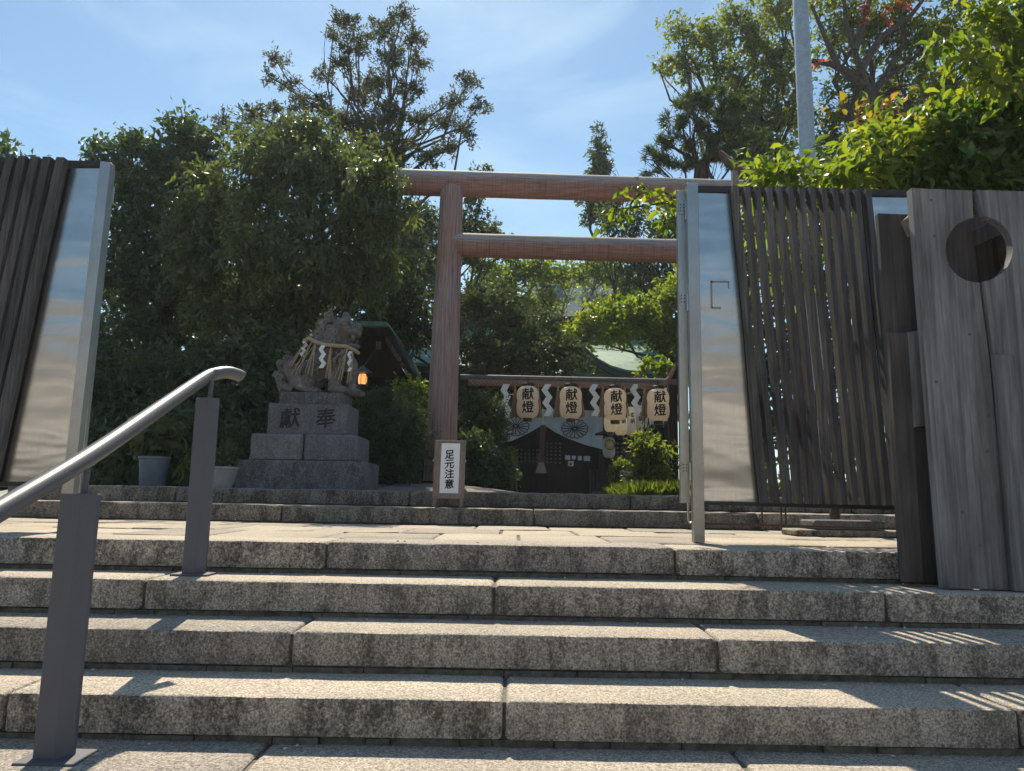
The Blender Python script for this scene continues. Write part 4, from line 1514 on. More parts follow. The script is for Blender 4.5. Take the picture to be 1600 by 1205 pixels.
# straw tassels
tn = ['first straw tassel from the left on the rope', 'second straw tassel from the left on the rope', 'third straw tassel from the left on the rope', 'fourth straw tassel from the left on the rope', 'fifth straw tassel from the left on the rope', 'sixth straw tassel from the left on the rope', 'seventh straw tassel from the left, beside the rightmost big lantern']
for (px, w) in zip((805, 841, 872, 906, 942, 976, 1007), tn):
    c = P(px, 600, RY - 0.06)
    t = thing('straw_tassel', w, 'tassel', (c.x, RY - 0.05, c.z - 0.58), 0, 'straw tassels on the rope')
    ob('binding', MB().tube([(0, 0, 0.58), (0, 0, 0.42)], [0.012, 0.02], 8).mesh('binding', True), M['straw'], t, local=True)
    mb = MB()
    g = random.Random(px)
    for q in range(26):
        a, rr = g.uniform(0, 2 * math.pi), math.sqrt(g.random())
        mb.tube([(0.018 * rr * math.cos(a), 0.018 * rr * math.sin(a), 0.46), (0.045 * rr * math.cos(a), 0.045 * rr * math.sin(a), 0.26), (0.082 * rr * math.cos(a), 0.07 * rr * math.sin(a), g.uniform(0.0, 0.05))], [0.007, 0.011, 0.012], 4)
    ob('fringe', mb.mesh('fringe'), M['tassel'], t, local=True)

# smaller white lanterns in a row that runs back to the hall
row = [(954, 652, 14.0, 10), (970, 657, 14.5, 10), (984, 656, 15.0, 9.6), (997, 652, 15.5, 9.2), (1008, 646, 16.0, 8.8), (1019, 640, 16.6, 8.4), (1034, 640, 17.2, 8.4)]
ord_ = ['first', 'second', 'third', 'fourth', 'fifth', 'sixth', 'seventh']
for i, (px, py, yy, r) in enumerate(row):
    c = P(px, py + 24, yy)
    kk = yy / FPX
    lantern('white_lantern', ord_[i] + ' small white lantern from the left in the slanting row', (c.x, yy, c.z), 0.58, r * kk * 1.05, 'lantern_w', [('奉', 0.40, 0.10, 'ink'), ('納', 0.28, 0.10, 'ink')] if i < 4 else [], 'small white lanterns in a row', R(20), 0.15)
c = P(1044, 632 + 27, 12.95)
lantern('white_lantern', 'pale lantern with a red mark half hidden behind the rightmost big lantern', (c.x, 12.95, c.z), 0.60, 0.175, 'lantern_w', [('◯', 0.30, 0.18, 'red_ink')], None, R(-30), 0.12)
rw = MB().tube([P(940, 622, 13.8), P(1052, 606, 18.0)], 0.03, 8)
tag(rebase(ob('lantern_rail', rw.mesh('lantern_rail', True), M['dark_wood'])), 'dark rail from which the small white lanterns hang', 'rail')

# ================================================================== worship hall
HY = 20.0
kH = HY / FPX
hall = thing('worship_hall', 'dark timber worship hall with green copper roof behind the lanterns', 'hall', (P(880, 765, HY).x, HY, COURT))
xa, xb = P(770, 700, HY).x, P(1030, 700, HY).x
ze = P(880, 600, HY).z
ob('stone_base', MB().box(xa - 0.3, xb + 0.6, HY - 0.9, HY + 4.4, COURT - 0.02, COURT + 0.16).mesh('stone_base', False, 0.02), M['boulder'], hall)
ob('back_wall', MB().box(xa, xb, HY + 1.3, HY + 1.4, COURT + 0.16, ze + 0.2).mesh('back_wall'), M['dark_wood'], hall)
ob('side_wall', MB().box(xa - 0.1, xa, HY, HY + 4, COURT + 0.16, ze + 0.2).mesh('side_wall'), M['dark_wood'], hall)
ob('side_wall', MB().box(xb, xb + 0.1, HY, HY + 4, COURT + 0.16, ze + 0.2).mesh('side_wall'), M['dark_wood'], hall)
ob('floor', MB().box(xa, xb, HY - 0.3, HY + 1.3, COURT + 0.16, COURT + 0.42).mesh('floor'), M['dark_wood'], hall)
for px in (775, 843, 940, 1020):
    xx = P(px, 700, HY - 0.1).x
    if px == 843:
        continue
    ob('column', MB().box(xx - 0.11, xx + 0.11, HY - 0.2, HY + 0.02, COURT + 0.16, ze + 0.1).mesh('column', False, 0.01), M['dark_wood'], hall)
ob('lintel', MB().box(xa, xb, HY - 0.16, HY + 0.0, ze - 0.25, ze + 0.05).mesh('lintel'), M['dark_wood'], hall)
# lattice doors
for (p0, p1, q0, q1) in ((800, 842, 700, 742), (852, 878, 690, 732), (962, 996, 690, 730)):
    a, b = P(p0, q0, HY + 1.0), P(p1, q1, HY + 1.0)
    dr = ob('lattice_door', MB().box(a.x - 0.05, b.x + 0.05, HY + 1.05, HY + 1.09, COURT + 0.42, a.z + 0.1).mesh('lattice_door'), M['dark_wood'], hall)
    ob('pale_light_panel', MB().box(a.x, b.x, HY + 1.035, HY + 1.047, b.z, a.z).mesh('pale_light_panel'), M['cloth'], dr)  # pale panel stands for the bright light glimpsed through the lattice
    mb = MB()
    nx = max(4, int((b.x - a.x) / 0.105))
    for i in range(nx + 1):
        x = a.x + (b.x - a.x) * i / nx
        mb.box(x - 0.028, x + 0.028, HY + 1.0, HY + 1.03, b.z, a.z)
    nz_ = int((a.z - b.z) / 0.105)
    for i in range(nz_ + 1):
        z = b.z + (a.z - b.z) * i / nz_
        mb.box(a.x, b.x, HY + 0.985, HY + 1.012, z - 0.026, z + 0.026)
    ob('lattice', mb.mesh('lattice'), M['dark_wood'], dr, kind='stuff')
# roof: concave copper slope with thick edge
RX0, RX1 = P(600, 560, HY).x, P(1100, 560, HY).x


def curved_roof(x0, x1, y_e, z_e, y_r, z_r, th=0.12, flare=0.35, n=14, mseg=24):
    vs, fs = [], []
    for i in range(n + 1):
        t = i / n
        y = y_e + (y_r - y_e) * t
        for j in range(mseg + 1):
            s = j / mseg
            e = (abs(2 * s - 1)) ** 4
            z = z_e + (z_r - z_e) * (0.55 * t + 0.45 * t * t) + flare * e * (1 - t)
            vs.append((x0 + (x1 - x0) * s, y, z))
    m = len(vs)
    vs += [(v[0], v[1], v[2] - th) for v in vs]
    w = mseg + 1
    for i in range(n):
        for j in range(mseg):
            a = i * w + j
            fs.append((a, a + 1, a + w + 1, a + w))
            fs.append((m + a + w, m + a + w + 1, m + a + 1, m + a))
    for j in range(mseg):
        fs.append((j + 1, j, m + j, m + j + 1))
        a = n * w + j
        fs.append((a, a + 1, m + a + 1, m + a))
    for i in range(n):
        a = i * w
        fs.append((a, a + w, m + a + w, m + a))
        a = i * w + mseg
        fs.append((a + w, a, m + a, m + a + w))
    return MB().add(vs, fs)


zr = ze + 2.1
rf = ob('roof', curved_roof(xa - 1.3, xb + 1.6, HY - 1.4, ze + 0.05, HY + 2.0, zr).mesh('roof', True), M['copper'], hall)
ob('back_slope', curved_roof(xa - 1.3, xb + 1.6, HY + 5.2, ze + 0.05, HY + 2.0, zr).mesh('back_slope', True), M['copper'], rf)
ob('ridge', MB().box(xa - 1.2, xb + 1.5, HY + 1.8, HY + 2.2, zr - 0.15, zr + 0.28).mesh('ridge', False, 0.03), M['copper_edge'], rf)
mb = MB()
for i in range(46):
    x = xa - 1.2 + (xb - xa + 2.7) * i / 45
    s = (x - (xa - 1.3)) / (xb - xa + 2.9)
    e = abs(2 * s - 1) ** 4 * 0.35
    mb.box(x - 0.03, x + 0.03, HY - 1.33, HY, ze - 0.16 + e, ze - 0.085 + e)
ob('rafters', mb.mesh('rafters'), M['dark_wood'], rf, kind='stuff')
ob('gable_wall', MB().prism([(xa, ze - 0.1), (xb, ze - 0.1), (xb, ze + 0.4), (xa, ze + 0.4)], HY + 0.05, HY + 0.1).mesh('gable_wall'), M['dark_wood'], hall)

# side wing roof, sunlit copper, right of the lanterns
c = P(975, 575, 17.5)
wing = thing('porch_roof', 'curved green copper porch roof catching sun above the lanterns', 'roof', (c.x, 17.9, COURT))


def verge_roof(pts_, y0, y1, th):
    n = len(pts_)
    vs = [(p[0], y0, p[1]) for p in pts_] + [(p[0], y1, p[1]) for p in pts_] + [(p[0], y0, p[1] - th) for p in pts_] + [(p[0], y1, p[1] - th) for p in pts_]
    fs = []
    for i in range(n - 1):
        fs += [(i, i + 1, n + i + 1, n + i), (2 * n + i + 1, 2 * n + i, 3 * n + i, 3 * n + i + 1), (i + 1, i, 2 * n + i, 2 * n + i + 1), (n + i, n + i + 1, 3 * n + i + 1, 3 * n + i)]
    fs += [(0, n, 3 * n, 2 * n), (2 * n - 1, n - 1, 3 * n - 1, 4 * n - 1)]
    return MB().add(vs, fs)


vp = [P(x, y, 17.5) for x, y in ((880, 528), (902, 535), (915, 543), (935, 560), (955, 571), (980, 578), (1010, 581), (1045, 582))]
vpp = [(v.x, v.z) for v in vp]
ob('roof_skin', verge_roof(vpp, 17.5, 20.6, 0.05).mesh('roof_skin', True), M['copper'], wing)
ob('verge_board', verge_roof([(a, b - 0.055) for a, b in vpp], 17.45, 17.6, 0.16).mesh('verge_board', True), M['copper_edge'], wing)
lo = [P(x, y, 17.2) for x, y in ((925, 556), (1008, 556))]
q0, q1, q2, q3 = P(938, 576, 17.6), P(1052, 583, 17.6), P(1040, 551, 19.2), P(925, 549, 19.2)
ob('roof_slope', MB().hexa([q0 - Vector((0, 0, .06)), q1 - Vector((0, 0, .06)), q2 - Vector((0, 0, .06)), q3 - Vector((0, 0, .06))], [q0, q1, q2, q3]).mesh('roof_slope'), M['copper'], wing)
for px in (1046,):
    xx = PX(px, 17.9, COURT + 1)
    ob('post', MB().box(xx - 0.08, xx + 0.08, 17.8, 17.96, COURT - 0.02, vp[-1].z - 0.1).mesh('post'), M['dark_wood'], wing)

# curtain
CYD = HY - 0.35
cu = thing('crest_curtain', 'white cloth curtain with dark flower crests, gathered up in the middle', 'curtain', (P(850, 650, CYD).x, CYD, P(850, 690, CYD).z))
cols_, rows_ = 70, 16
top = [(770, 636.5), (850, 637.5), (942, 640)]
botx = [770, 790, 812, 832, 849, 866, 888, 912, 942]
boty = [702, 693, 684, 674, 664, 675, 686, 695, 703]


def curt_pt(px, t):
    yt = 636.5 + (px - 770) * 0.02
    yb = float(np.interp(px, botx, boty))
    return yt + (yb - yt) * t


vs, fs = [], []
for j in range(rows_ + 1):
    for i in range(cols_ + 1):
        px = 770 + (942 - 770) * i / cols_
        t = j / rows_
        p = P(px, curt_pt(px, t), CYD)
        d = abs(px - 849) / 80
        fold = 0.05 * math.sin(10 * t * (1.2 - d) + d * 9) * (0.3 + t) + 0.02 * math.sin(px * 0.35)
        vs.append((p.x, p.y + fold, p.z))
for j in range(rows_):
    for i in range(cols_):
        a = j * (cols_ + 1) + i
        fs.append((a, a + 1, a + cols_ + 2, a + cols_ + 1))
ob('cloth', MB().add(vs, fs).mesh('cloth', True), M['cloth'], cu)


def crest_lines(cpx, cpy, r, Y, wd, n=16, sy=1.0, sx=1.0):
    """sixteen-petalled flower drawn in line"""
    mb = MB()
    k = Y / FPX
    c = P(cpx, cpy, Y)

    def pt(a, q):
        return Vector((c.x + math.cos(a) * q * k * sx, Y, c.z + math.sin(a) * q * k * sy))
    for i in range(n):
        a0, a1 = 2 * math.pi * i / n, 2 * math.pi * (i + 1) / n
        mb.tube([pt(a0, r * 0.14), pt(a0, r * 0.9)], wd, 4)
        mb.tube([pt(a0 + (a1 - a0) * q / 6, r * (0.9 + 0.1 * math.sin(math.pi * q / 6))) for q in range(7)], wd, 4)
    mb.tube([pt(2 * math.pi * q / 20, r * 0.13) for q in range(21)], wd, 4)
    return mb


for (cx, cy) in ((898, 670), (806, 666)):
    ob('crest', crest_lines(cx, cy, 21, CYD - 0.085, 0.010, sy=0.72, sx=1.0).mesh('crest'), M['ink'], cu)
ob('curtain_rod', MB().tube([P(765, 636, CYD), P(945, 640, CYD)], 0.03, 8).mesh('curtain_rod', True), M['dark_wood'], cu)
ob('tie_cord', MB().tube([P(848, 637, CYD - 0.1), P(849, 666, CYD - 0.1)], 0.012, 6).mesh('tie_cord', True), M['paper'], cu)

# bell rope
BYR = 18.35
be = thing('bell_rope', 'thick faded bell rope with straw tassel hanging before the hall', 'rope', P(846, 738, BYR))
a, b = P(849, 666, BYR), P(845, 722, BYR)
pts_ = []
for ph in range(2):
    q = []
    for i in range(41):
        t = i / 40
        p = a.lerp(b, t)
        w = t * 2 * math.pi * 7 + ph * math.pi
        q.append((p.x + 0.035 * math.cos(w), p.y + 0.035 * math.sin(w), p.z))
    ob('strand', MB().tube(q, 0.042, 7).mesh('strand', True), M['bellrope'], be)
ob('tassel', MB().lathe([(0.135, 0.0), (0.12, 0.08), (0.085, 0.20), (0.05, 0.29), (0.045, 0.33)], P(845.5, 739.5, BYR), 18).mesh('tassel', True), M['straw'], be)

# crest lantern by the hall
c = P(951.5, 716, 18.3)
cl = lantern('crest_lantern', 'tall pale lantern with a gold flower crest on the hall front', (c.x, 18.3, c.z), 0.52, 0.155, 'lantern_w', [], None, 0.0, 0.05)
mb = MB()
for i in range(16):
    a0 = 2 * math.pi * i / 16
    mb.add([(0.025 * math.cos(a0), -0.166, 0.32 + 0.025 * math.sin(a0)), (0.10 * math.cos(a0 - 0.17), -0.166, 0.32 + 0.10 * math.sin(a0 - 0.17)), (0.112 * math.cos(a0), -0.166, 0.32 + 0.112 * math.sin(a0)), (0.10 * math.cos(a0 + 0.17), -0.166, 0.32 + 0.10 * math.sin(a0 + 0.17))], [(0, 1, 2, 3)])
ob('gold_crest', mb.mesh('gold_crest'), M['gold'], cl, local=True)
mb = MB()
mb.tube([(0.118 * math.cos(2 * math.pi * i / 32), -0.166, 0.32 + 0.118 * math.sin(2 * math.pi * i / 32)) for i in range(33)], 0.010, 5)
ob('crest_ring', mb.mesh('crest_ring'), M['ink'], cl, local=True)
mb = MB().box(-0.32, 0.32, -0.24, 0.28, 0.58, 0.61)
mb.hexa([(-0.28, -0.2, 0.611), (0.28, -0.2, 0.611), (0.28, 0.24, 0.611), (-0.28, 0.24, 0.611)], [(-0.1, -0.05, 0.69), (0.1, -0.05, 0.69), (0.1, 0.1, 0.69), (-0.1, 0.1, 0.69)])
ob('rain_hood', mb.mesh('rain_hood'), M['dark_wood'], cl, local=True)

# offering box, paper slips and stand
OY = HY - 1.3
a, b = P(803, 722, OY), P(925, 764, OY)
oc = thing('offering_box', 'long dark slatted offering box in front of the hall doors', 'box', ((a.x + b.x) / 2, OY, COURT))
ob('body', MB().box(a.x, b.x, OY + 0.02, OY + 0.6, COURT, b.z + (a.z - b.z) * 0.93).mesh('body', False, 0.01), M['dark_wood'], oc)
nsl = 16
for i in range(nsl):
    x = a.x + (b.x - a.x) * (i + 0.1) / nsl
    ob('slat', MB().box(x, x + (b.x - a.x) / nsl * 0.72, OY - 0.012, OY + 0.018, COURT + 0.06, a.z - rs.uniform(0, 0.04)).mesh('slat'), M['dark_wood'], oc)
pn_ = [(887, 715, 8, 7), (896.5, 715, 6, 6), (906, 716, 6, 7), (917, 716.5, 10, 8), (892, 724.5, 9, 8)]
pl = ['first small white paper slip left of the row before the hall', 'second small white paper slip from the left before the hall', 'third small white paper slip from the left before the hall', 'widest white paper slip at the right end before the hall', 'square white notice card with a dark mark on the offering box']
shelf_a, shelf_b = P(880, 719.5, OY + 0.15), P(930, 720, OY + 0.15)
for i, (px, py, w, h) in enumerate(pn_):
    Yq = OY + 0.10 if i < 4 else OY - 0.035
    c = P(px, py, Yq)
    k = Yq / FPX
    t = thing('paper_slip', pl[i], 'paper', (c.x, Yq, c.z - h * k / 2), 0, 'paper slips before the hall')
    ob('sheet', MB().box(-w * k / 2, w * k / 2, -0.004, 0.004, 0, h * k).mesh('sheet'), M['paper'], t, local=True)
    if i == 4:
        ob('mark', MB().box(-0.035, 0.02, -0.0065, -0.0045, 0.03, 0.08).mesh('mark'), M['ink'], t, local=True)
c0, c1 = P(922, 734, OY - 0.2), P(932, 766, OY - 0.2)
st = thing('offering_stand', 'thin dark metal stand right of the offering box', 'stand', (c0.x, OY - 0.2, COURT))
for dx in (0, 0.09, 0.18):
    ob('leg', MB().tube([(c0.x + dx, OY - 0.2 + 0.05 * (dx > 0.05), COURT), (c0.x + dx, OY - 0.2 + 0.05 * (dx > 0.05), c0.z)], 0.012, 6).mesh('leg', True), M['pole'], st)
ob('tray', MB().box(c0.x - 0.2, c0.x + 0.38, OY - 0.32, OY - 0.05, c0.z, c0.z + 0.05).mesh('tray', False, 0.005), M['dark_wood'], st)

# ================================================================== small side shrine at the left
QY = 12.6
sh = thing('side_shrine', 'small dark side shrine with gabled green copper roof behind the lion', 'shrine', (P(583, 600, QY).x, QY, COURT))
pk = P(584, 506, QY)
right = [P(x, y, QY) for x, y in ((606, 508), (614, 519), (623, 536), (633, 556), (644, 575), (660, 593))]
prof = [(pk.x, pk.z - 0.04)] + [(v.x, v.z) for v in right]
leftp = [(2 * pk.x - a, b) for a, b in prof[1:]][::-1]
pp = leftp + prof
srf = ob('roof', verge_roof(pp, QY, QY + 3.0, 0.05).mesh('roof', True), M['copper_edge'], sh)
ob('verge_board', verge_roof([(a, b - 0.052) for a, b in pp], QY - 0.03, QY + 0.06, 0.13).mesh('verge_board', True), M['dark_wood'], srf)
zt = P(584, 506, QY).z
ob('ridge', MB().box(P(561, 510, QY).x, P(606, 510, QY).x, QY - 0.05, QY + 3.05, zt - 0.06, zt + 0.03).mesh('ridge', False, 0.01), M['copper'], srf)
wx0, wx1 = P(528, 600, QY).x, P(640, 600, QY).x
ob('gable', MB().prism([(wx0, P(584, 585, QY).z)] + [(wx1, P(584, 585, QY).z)] + [(v.x - 0.12, v.z - 0.12) for v in right[::-1][1:]] + [(2 * pk.x - v.x + 0.12, v.z - 0.12) for v in right[:-1]], QY + 0.25, QY + 0.3).mesh('gable'), M['dark_wood'], sh)
ob('wall', MB().box(wx0 + 0.1, wx1 - 0.1, QY + 0.6, QY + 2.6, COURT - 0.02, P(584, 580, QY).z).mesh('wall'), M['dark_wood'], sh)
for xx in (wx0 + 0.08, wx1 - 0.08):
    ob('column', MB().box(xx - 0.07, xx + 0.07, QY + 0.2, QY + 0.34, COURT - 0.02, P(584, 586, QY).z).mesh('column'), M['dark_wood'], sh)
for i in range(14):
    t = (i + 0.5) / 14
    a = right[0].lerp(right[2], t * 2) if t < 0.5 else right[2].lerp(right[5], (t - 0.5) * 2)
    ob('rafter_end', MB().box(a.x - 0.05, a.x + 0.015, QY + 0.02, QY + 0.5, a.z - 0.27, a.z - 0.20).mesh('rafter_end'), M['sign_wood'], sh)
c = P(591, 539, QY + 0.2)
o = ob('name_tablet', MB().box(c.x - 0.045, c.x + 0.045, QY + 0.22, QY + 0.245, c.z - 0.075, c.z + 0.07).mesh('name_tablet'), M['sign_wood'], sh)
# its neighbour roof, further back, between lion and torii post
q = [P(632, 566, 15.5), P(745, 572, 15.5), P(735, 546, 17.2), P(640, 543, 17.2)]
nr_ = thing('far_roof_hall', 'pale green copper roof glimpsed behind the torii post', 'roof', ((q[0].x + q[1].x) / 2, 15.6, COURT))
ob('roof', MB().hexa([v - Vector((0, 0, .08)) for v in q], q).mesh('roof'), M['copper'], nr_)
ob('eave', MB().box(q[0].x, q[1].x, 15.5, 15.62, q[0].z - 0.20, q[0].z - 0.082).mesh('eave'), M['copper_edge'], nr_)
ob('wall', MB().box(q[0].x + 0.3, q[1].x - 0.3, 15.9, 17.0, COURT - 0.02, q[0].z - 0.1).mesh('wall'), M['dark_wood'], nr_)

# lit hanging lantern
c = P(566.5, 593, 11.8)
li = thing('hanging_lantern', 'small lit hanging lantern glowing orange beside the stone lion', 'lantern', (c.x, 11.8, c.z - 0.1))
ob('glass', MB().lathe([(0.06, -0.085), (0.072, -0.03), (0.072, 0.04), (0.055, 0.085)], c, 14).mesh('glass', True), M['bulb'], li)
ob('roof', MB().lathe([(0.17, 0.10), (0.15, 0.125), (0.06, 0.18), (0.02, 0.23)], c, 8).mesh('roof', True), M['lacquer'], li)
ob('base', MB().lathe([(0.03, -0.15), (0.095, -0.11), (0.095, -0.088)], c, 8).mesh('base', True), M['lacquer'], li)
for i in range(6):
    w = 2 * math.pi * (i + 0.4) / 6
    p = Vector((c.x + 0.083 * math.cos(w), c.y + 0.083 * math.sin(w), c.z))
    ob('bar', MB().tube([p + Vector((0, 0, -0.09)), p + Vector((0, 0, 0.10))], 0.005, 5).mesh('bar'), M['lacquer'], li)
ob('chain', MB().tube([(c.x, c.y, c.z + 0.2), (c.x + 0.05, QY + 0.1, P(584, 540, QY).z)], 0.008, 5).mesh('chain'), M['lacquer'], li)

# ================================================================== pots
def pot(name, label, px, pyb, Y, prof, mat, extra=None):
    c = P(px, pyb, Y)
    t = thing(name, label, 'pot', (c.x, Y, COURT))
    k = Y / FPX
    ob('body', MB().lathe([(r * k, z * k) for r, z in prof], (c.x, Y, COURT), 28).mesh('body', True), mat, t)
    rim_r, rim_z = prof[-1]
    ob('rim', MB().lathe([(rim_r * k * 0.98, rim_z * k - 0.012), (rim_r * k * 1.07, rim_z * k - 0.008), (rim_r * k * 1.07, rim_z * k + 0.012), (rim_r * k * 0.96, rim_z * k + 0.016)], (c.x, Y, COURT), 28).mesh('rim', True), mat, t)
    ob('soil', MB().lathe([(rim_r * k * 0.9, rim_z * k - 0.03), (rim_r * k * 0.88, rim_z * k + 0.018)], (c.x, Y, COURT), 20).mesh('soil'), M['soil'], t)
    return Vector((c.x, Y, COURT + rim_z * k))


pot1 = pot('plant_pot', 'tapered blue grey plastic pot standing at the top of the steps', 238, 757, 7.5, [(17, 0), (18, 2), (22, 46)], M['pot_blue'])
pot2 = pot('planter_bowl', 'wide pale ribbed planter bowl beside the pedestal', 345, 756, 7.55, [(17, 0), (19, 6), (22, 14), (22.5, 18), (24, 24), (25, 32)], M['pot_white'])
pot3 = pot('small_pot', 'small dark pot between the blue pot and the pale planter', 292, 757, 7.6, [(10, 0), (13, 16)], M['pot_dark'])

# ================================================================== utility pole behind the gate
a = P(1264, 296, 7.6)
k = 7.6 / FPX
lpz = P(1257, -60, 7.6)
up_ = thing('steel_pole', 'tall galvanised steel pole rising behind the gate', 'pole', (a.x, 7.6, COURT))
ob('shaft', MB().tube([(a.x, 7.6, COURT - 0.05), (a.x, 7.6, a.z), (a.x, 7.6, 9.5)], [15.5 * k, 13.2 * k, 11.5 * k], 28).mesh('shaft', True), M['galv'], up_)
ob('base_flange', MB().lathe([(0.17, -0.01), (0.17, 0.03)], (a.x, 7.6, COURT), 24).mesh('base_flange', True), M['galv'], up_)
ob('top_cap', MB().lathe([(0.085, 0), (0.085, 0.03), (0.03, 0.06)], (a.x, 7.6, 9.5), 20).mesh('top_cap', True), M['galv'], up_)
# leaning cut log and stake over the gate top
a, b = P(1125, 240, 8.6), P(1190, 300, 8.0)
lg_ = MB().tube([a, a.lerp(b, 0.5) + Vector((0, 0, 0.02)), b, P(1230, 420, 8.0), (P(1260, 700, 8).x, 8.0, COURT)], [0.045, 0.05, 0.055, 0.06, 0.07], 10)
tag(rebase(ob('leaning_trunk', lg_.mesh('leaning_trunk', True), M['bark_red'])), 'bare red brown cut trunk leaning left above the gate top', 'trunk')
a = P(1148, 268, 8.2)
sk = MB().box(a.x - 0.035, a.x + 0.035, 8.17, 8.24, COURT, a.z)
tag(rebase(ob('wooden_stake', sk.mesh('wooden_stake', False, 0.004), M['sign_wood'])), 'short upright wooden stake showing above the gate top rail', 'stake')

# ================================================================== omikuji rack: posts with two ropes of tied paper
OYR = 11.6
rk = thing('paper_rack', 'low rack of ropes covered with tied white paper fortunes', 'rack', (P(990, 765, OYR).x, OYR, COURT))
pa_, pb_ = P(972, 765, OYR), P(1003, 765, OYR + 0.2)
for pq, yt_ in ((pa_, 735), (pb_, 720)):
    zt = P(972, yt_, OYR).z
    ob('post', MB().tube([(pq.x, pq.y, COURT), (pq.x, pq.y, zt)], 0.026, 8).mesh('post', True), M['sign_wood'], rk)
for r_ in range(2):
    z0_, z1_ = P(972, 737 + 12 * r_, OYR).z, P(1003, 729 + 12 * r_, OYR).z
    q = []
    for i in range(11):
        t = i / 10
        q.append(Vector((pa_.x + (pb_.x - pa_.x) * t, pa_.y - 0.03 + (pb_.y - pa_.y) * t, z0_ + (z1_ - z0_) * t - 0.07 * math.sin(math.pi * t))))
    ob('rope', MB().tube(q, 0.012, 6).mesh('rope', True), M['rope'], rk)
    mb = MB()
    for i in range(55):
        t = rs.random() * 10
        i0 = min(9, int(t))
        p = q[i0].lerp(q[i0 + 1], t - i0)
        w = rs.uniform(0, math.pi)
        d = Vector((math.cos(w) * 0.3, -0.4, math.sin(w))).normalized() * rs.uniform(0.022, 0.045)
        s = Vector((0.010, 0, 0.004))
        mb.add([p - d - s, p - d + s, p + d + s, p + d - s], [(0, 1, 2, 3)])
        mb.tube([p - d, p + d], [0.007, 0.011], 4)
    ob('tied_papers', mb.mesh('tied_papers'), M['paper'], rk, kind='stuff')
# the same kind of rack at the left of the approach, mostly in leaf
pa_, pb_ = P(757, 760, 12.0), P(775, 760, 12.0)
rk = thing('paper_rack', 'leaf-hidden stake with tied white papers by the clipped bush', 'rack', (pa_.x, 12.0, COURT))
ob('post', MB().tube([(pa_.x, 12, COURT), (pa_.x, 12, P(757, 693, 12).z)], 0.035, 8).mesh('post', True), M['sign_wood'], rk)
mb = MB()
for i in range(50):
    p = P(rs.uniform(758, 776), rs.uniform(697, 712), 11.9 + rs.uniform(-.05, .05))
    d = Vector((rs.uniform(-.3, .3), -0.3, rs.uniform(-1, 1))).normalized() * 0.05
    mb.tube([p - d, p + d], [0.010, 0.018], 4)
ob('tied_papers', mb.mesh('tied_papers'), M['paper'], rk, kind='stuff')
tag(rebase(ob('boulder', MB().ball(P(1058, 768, 10.5), (0.16, 0.16, 0.13), 16, 10).mesh('boulder', True), M['boulder'])), 'rounded grey stone at the foot of the gate frame by the grass', 'stone')

# ================================================================== buildings far behind
hb_ = thing('apartment_house', 'pale grey house glimpsed far behind the maple under the tie beam', 'building', (P(915, 600, 40).x, 40, COURT))
a, b = P(835, 400, 40), P(965, 600, 40)
ob('wall', MB().box(a.x, b.x, 40, 48, COURT, P(900, 428, 40).z).mesh('wall'), M['plaster'], hb_)
ob('roof', MB().box(a.x - 0.3, b.x + 0.3, 39.7, 48.3, P(900, 428, 40).z + 0.002, P(900, 421, 40).z).mesh('roof'), M['tile'], hb_)
for (x0_, x1_, y0_, y1_) in ((908, 932, 446, 478), (858, 880, 446, 478)):
    u, v = P(x0_, y0_, 39.95), P(x1_, y1_, 39.95)
    wd = ob('window', MB().box(u.x - 0.06, v.x + 0.06, 39.93, 40.0, v.z - 0.06, u.z + 0.06).mesh('window'), M['galv'], hb_)
    for q in range(2):
        xm0 = u.x + (v.x - u.x) * q / 2
        ob('pane', MB().box(xm0 + 0.02, xm0 + (v.x - u.x) / 2 - 0.02, 39.90, 39.925, v.z, u.z).mesh('pane'), M['glass'], wd)
a, b = P(862, 506, 39), P(965, 530, 39)
0 and ob('lower_roof', MB().hexa([(a.x, 38.0, b.z), (b.x, 38.0, b.z), (b.x, 39.9, a.z), (a.x, 39.9, a.z)], [(a.x, 38.0, b.z + .15), (b.x, 38.0, b.z + .15), (b.x, 39.9, a.z + .15), (a.x, 39.9, a.z + .15)]).mesh('lower_roof'), M['copper'], hb_)
hb2 = thing('white_house', 'white house wall glimpsed through gaps in the left trees', 'building', (P(370, 600, 34).x, 34, COURT))
a, b = P(300, 425, 34), P(470, 600, 34)
ob('wall', MB().box(a.x, b.x, 34, 40, COURT, a.z).mesh('wall'), M['plaster'], hb2)
for (x0_, x1_) in ((330, 355), (395, 425)):
    u, v = P(x0_, 450, 33.95), P(x1_, 490, 33.95)
    ob('window', MB().box(u.x, v.x, 33.93, 34.0, v.z, u.z).mesh('window'), M['glass'], hb2)
ob('roof', MB().box(a.x - 0.3, b.x + 0.3, 33.6, 40.3, a.z + 0.002, a.z + 0.2).mesh('roof'), M['tile'], hb2)
tr_ = thing('tiled_roof_shed', 'low grey tiled roof catching sun between the left trees', 'shed', (P(215, 520, 14.5).x, 14.5, COURT))
a, b = P(150, 480, 14.5), P(262, 530, 14.5)
for i in range(8):
    for j in range(12):
        x = a.x + (b.x - a.x) * j / 12
        w = (b.x - a.x) / 12 * 0.93
        y0_, y1_ = 14.2 + i * 0.2, 14.2 + i * 0.2 + 0.23
        zz = P(200, 528, 14.2).z + i * 0.075
        dz = -(x - a.x) * 0.12
        ob('tile', MB().hexa([(x, y0_, zz + dz), (x + w, y0_, zz + dz), (x + w, y1_, zz + dz + 0.07), (x, y1_, zz + dz + 0.07)], [(x, y0_, zz + dz + 0.03), (x + w, y0_, zz + dz + 0.03), (x + w, y1_, zz + dz + 0.10), (x, y1_, zz + dz + 0.10)]).mesh('tile'), M['tile'], tr_)
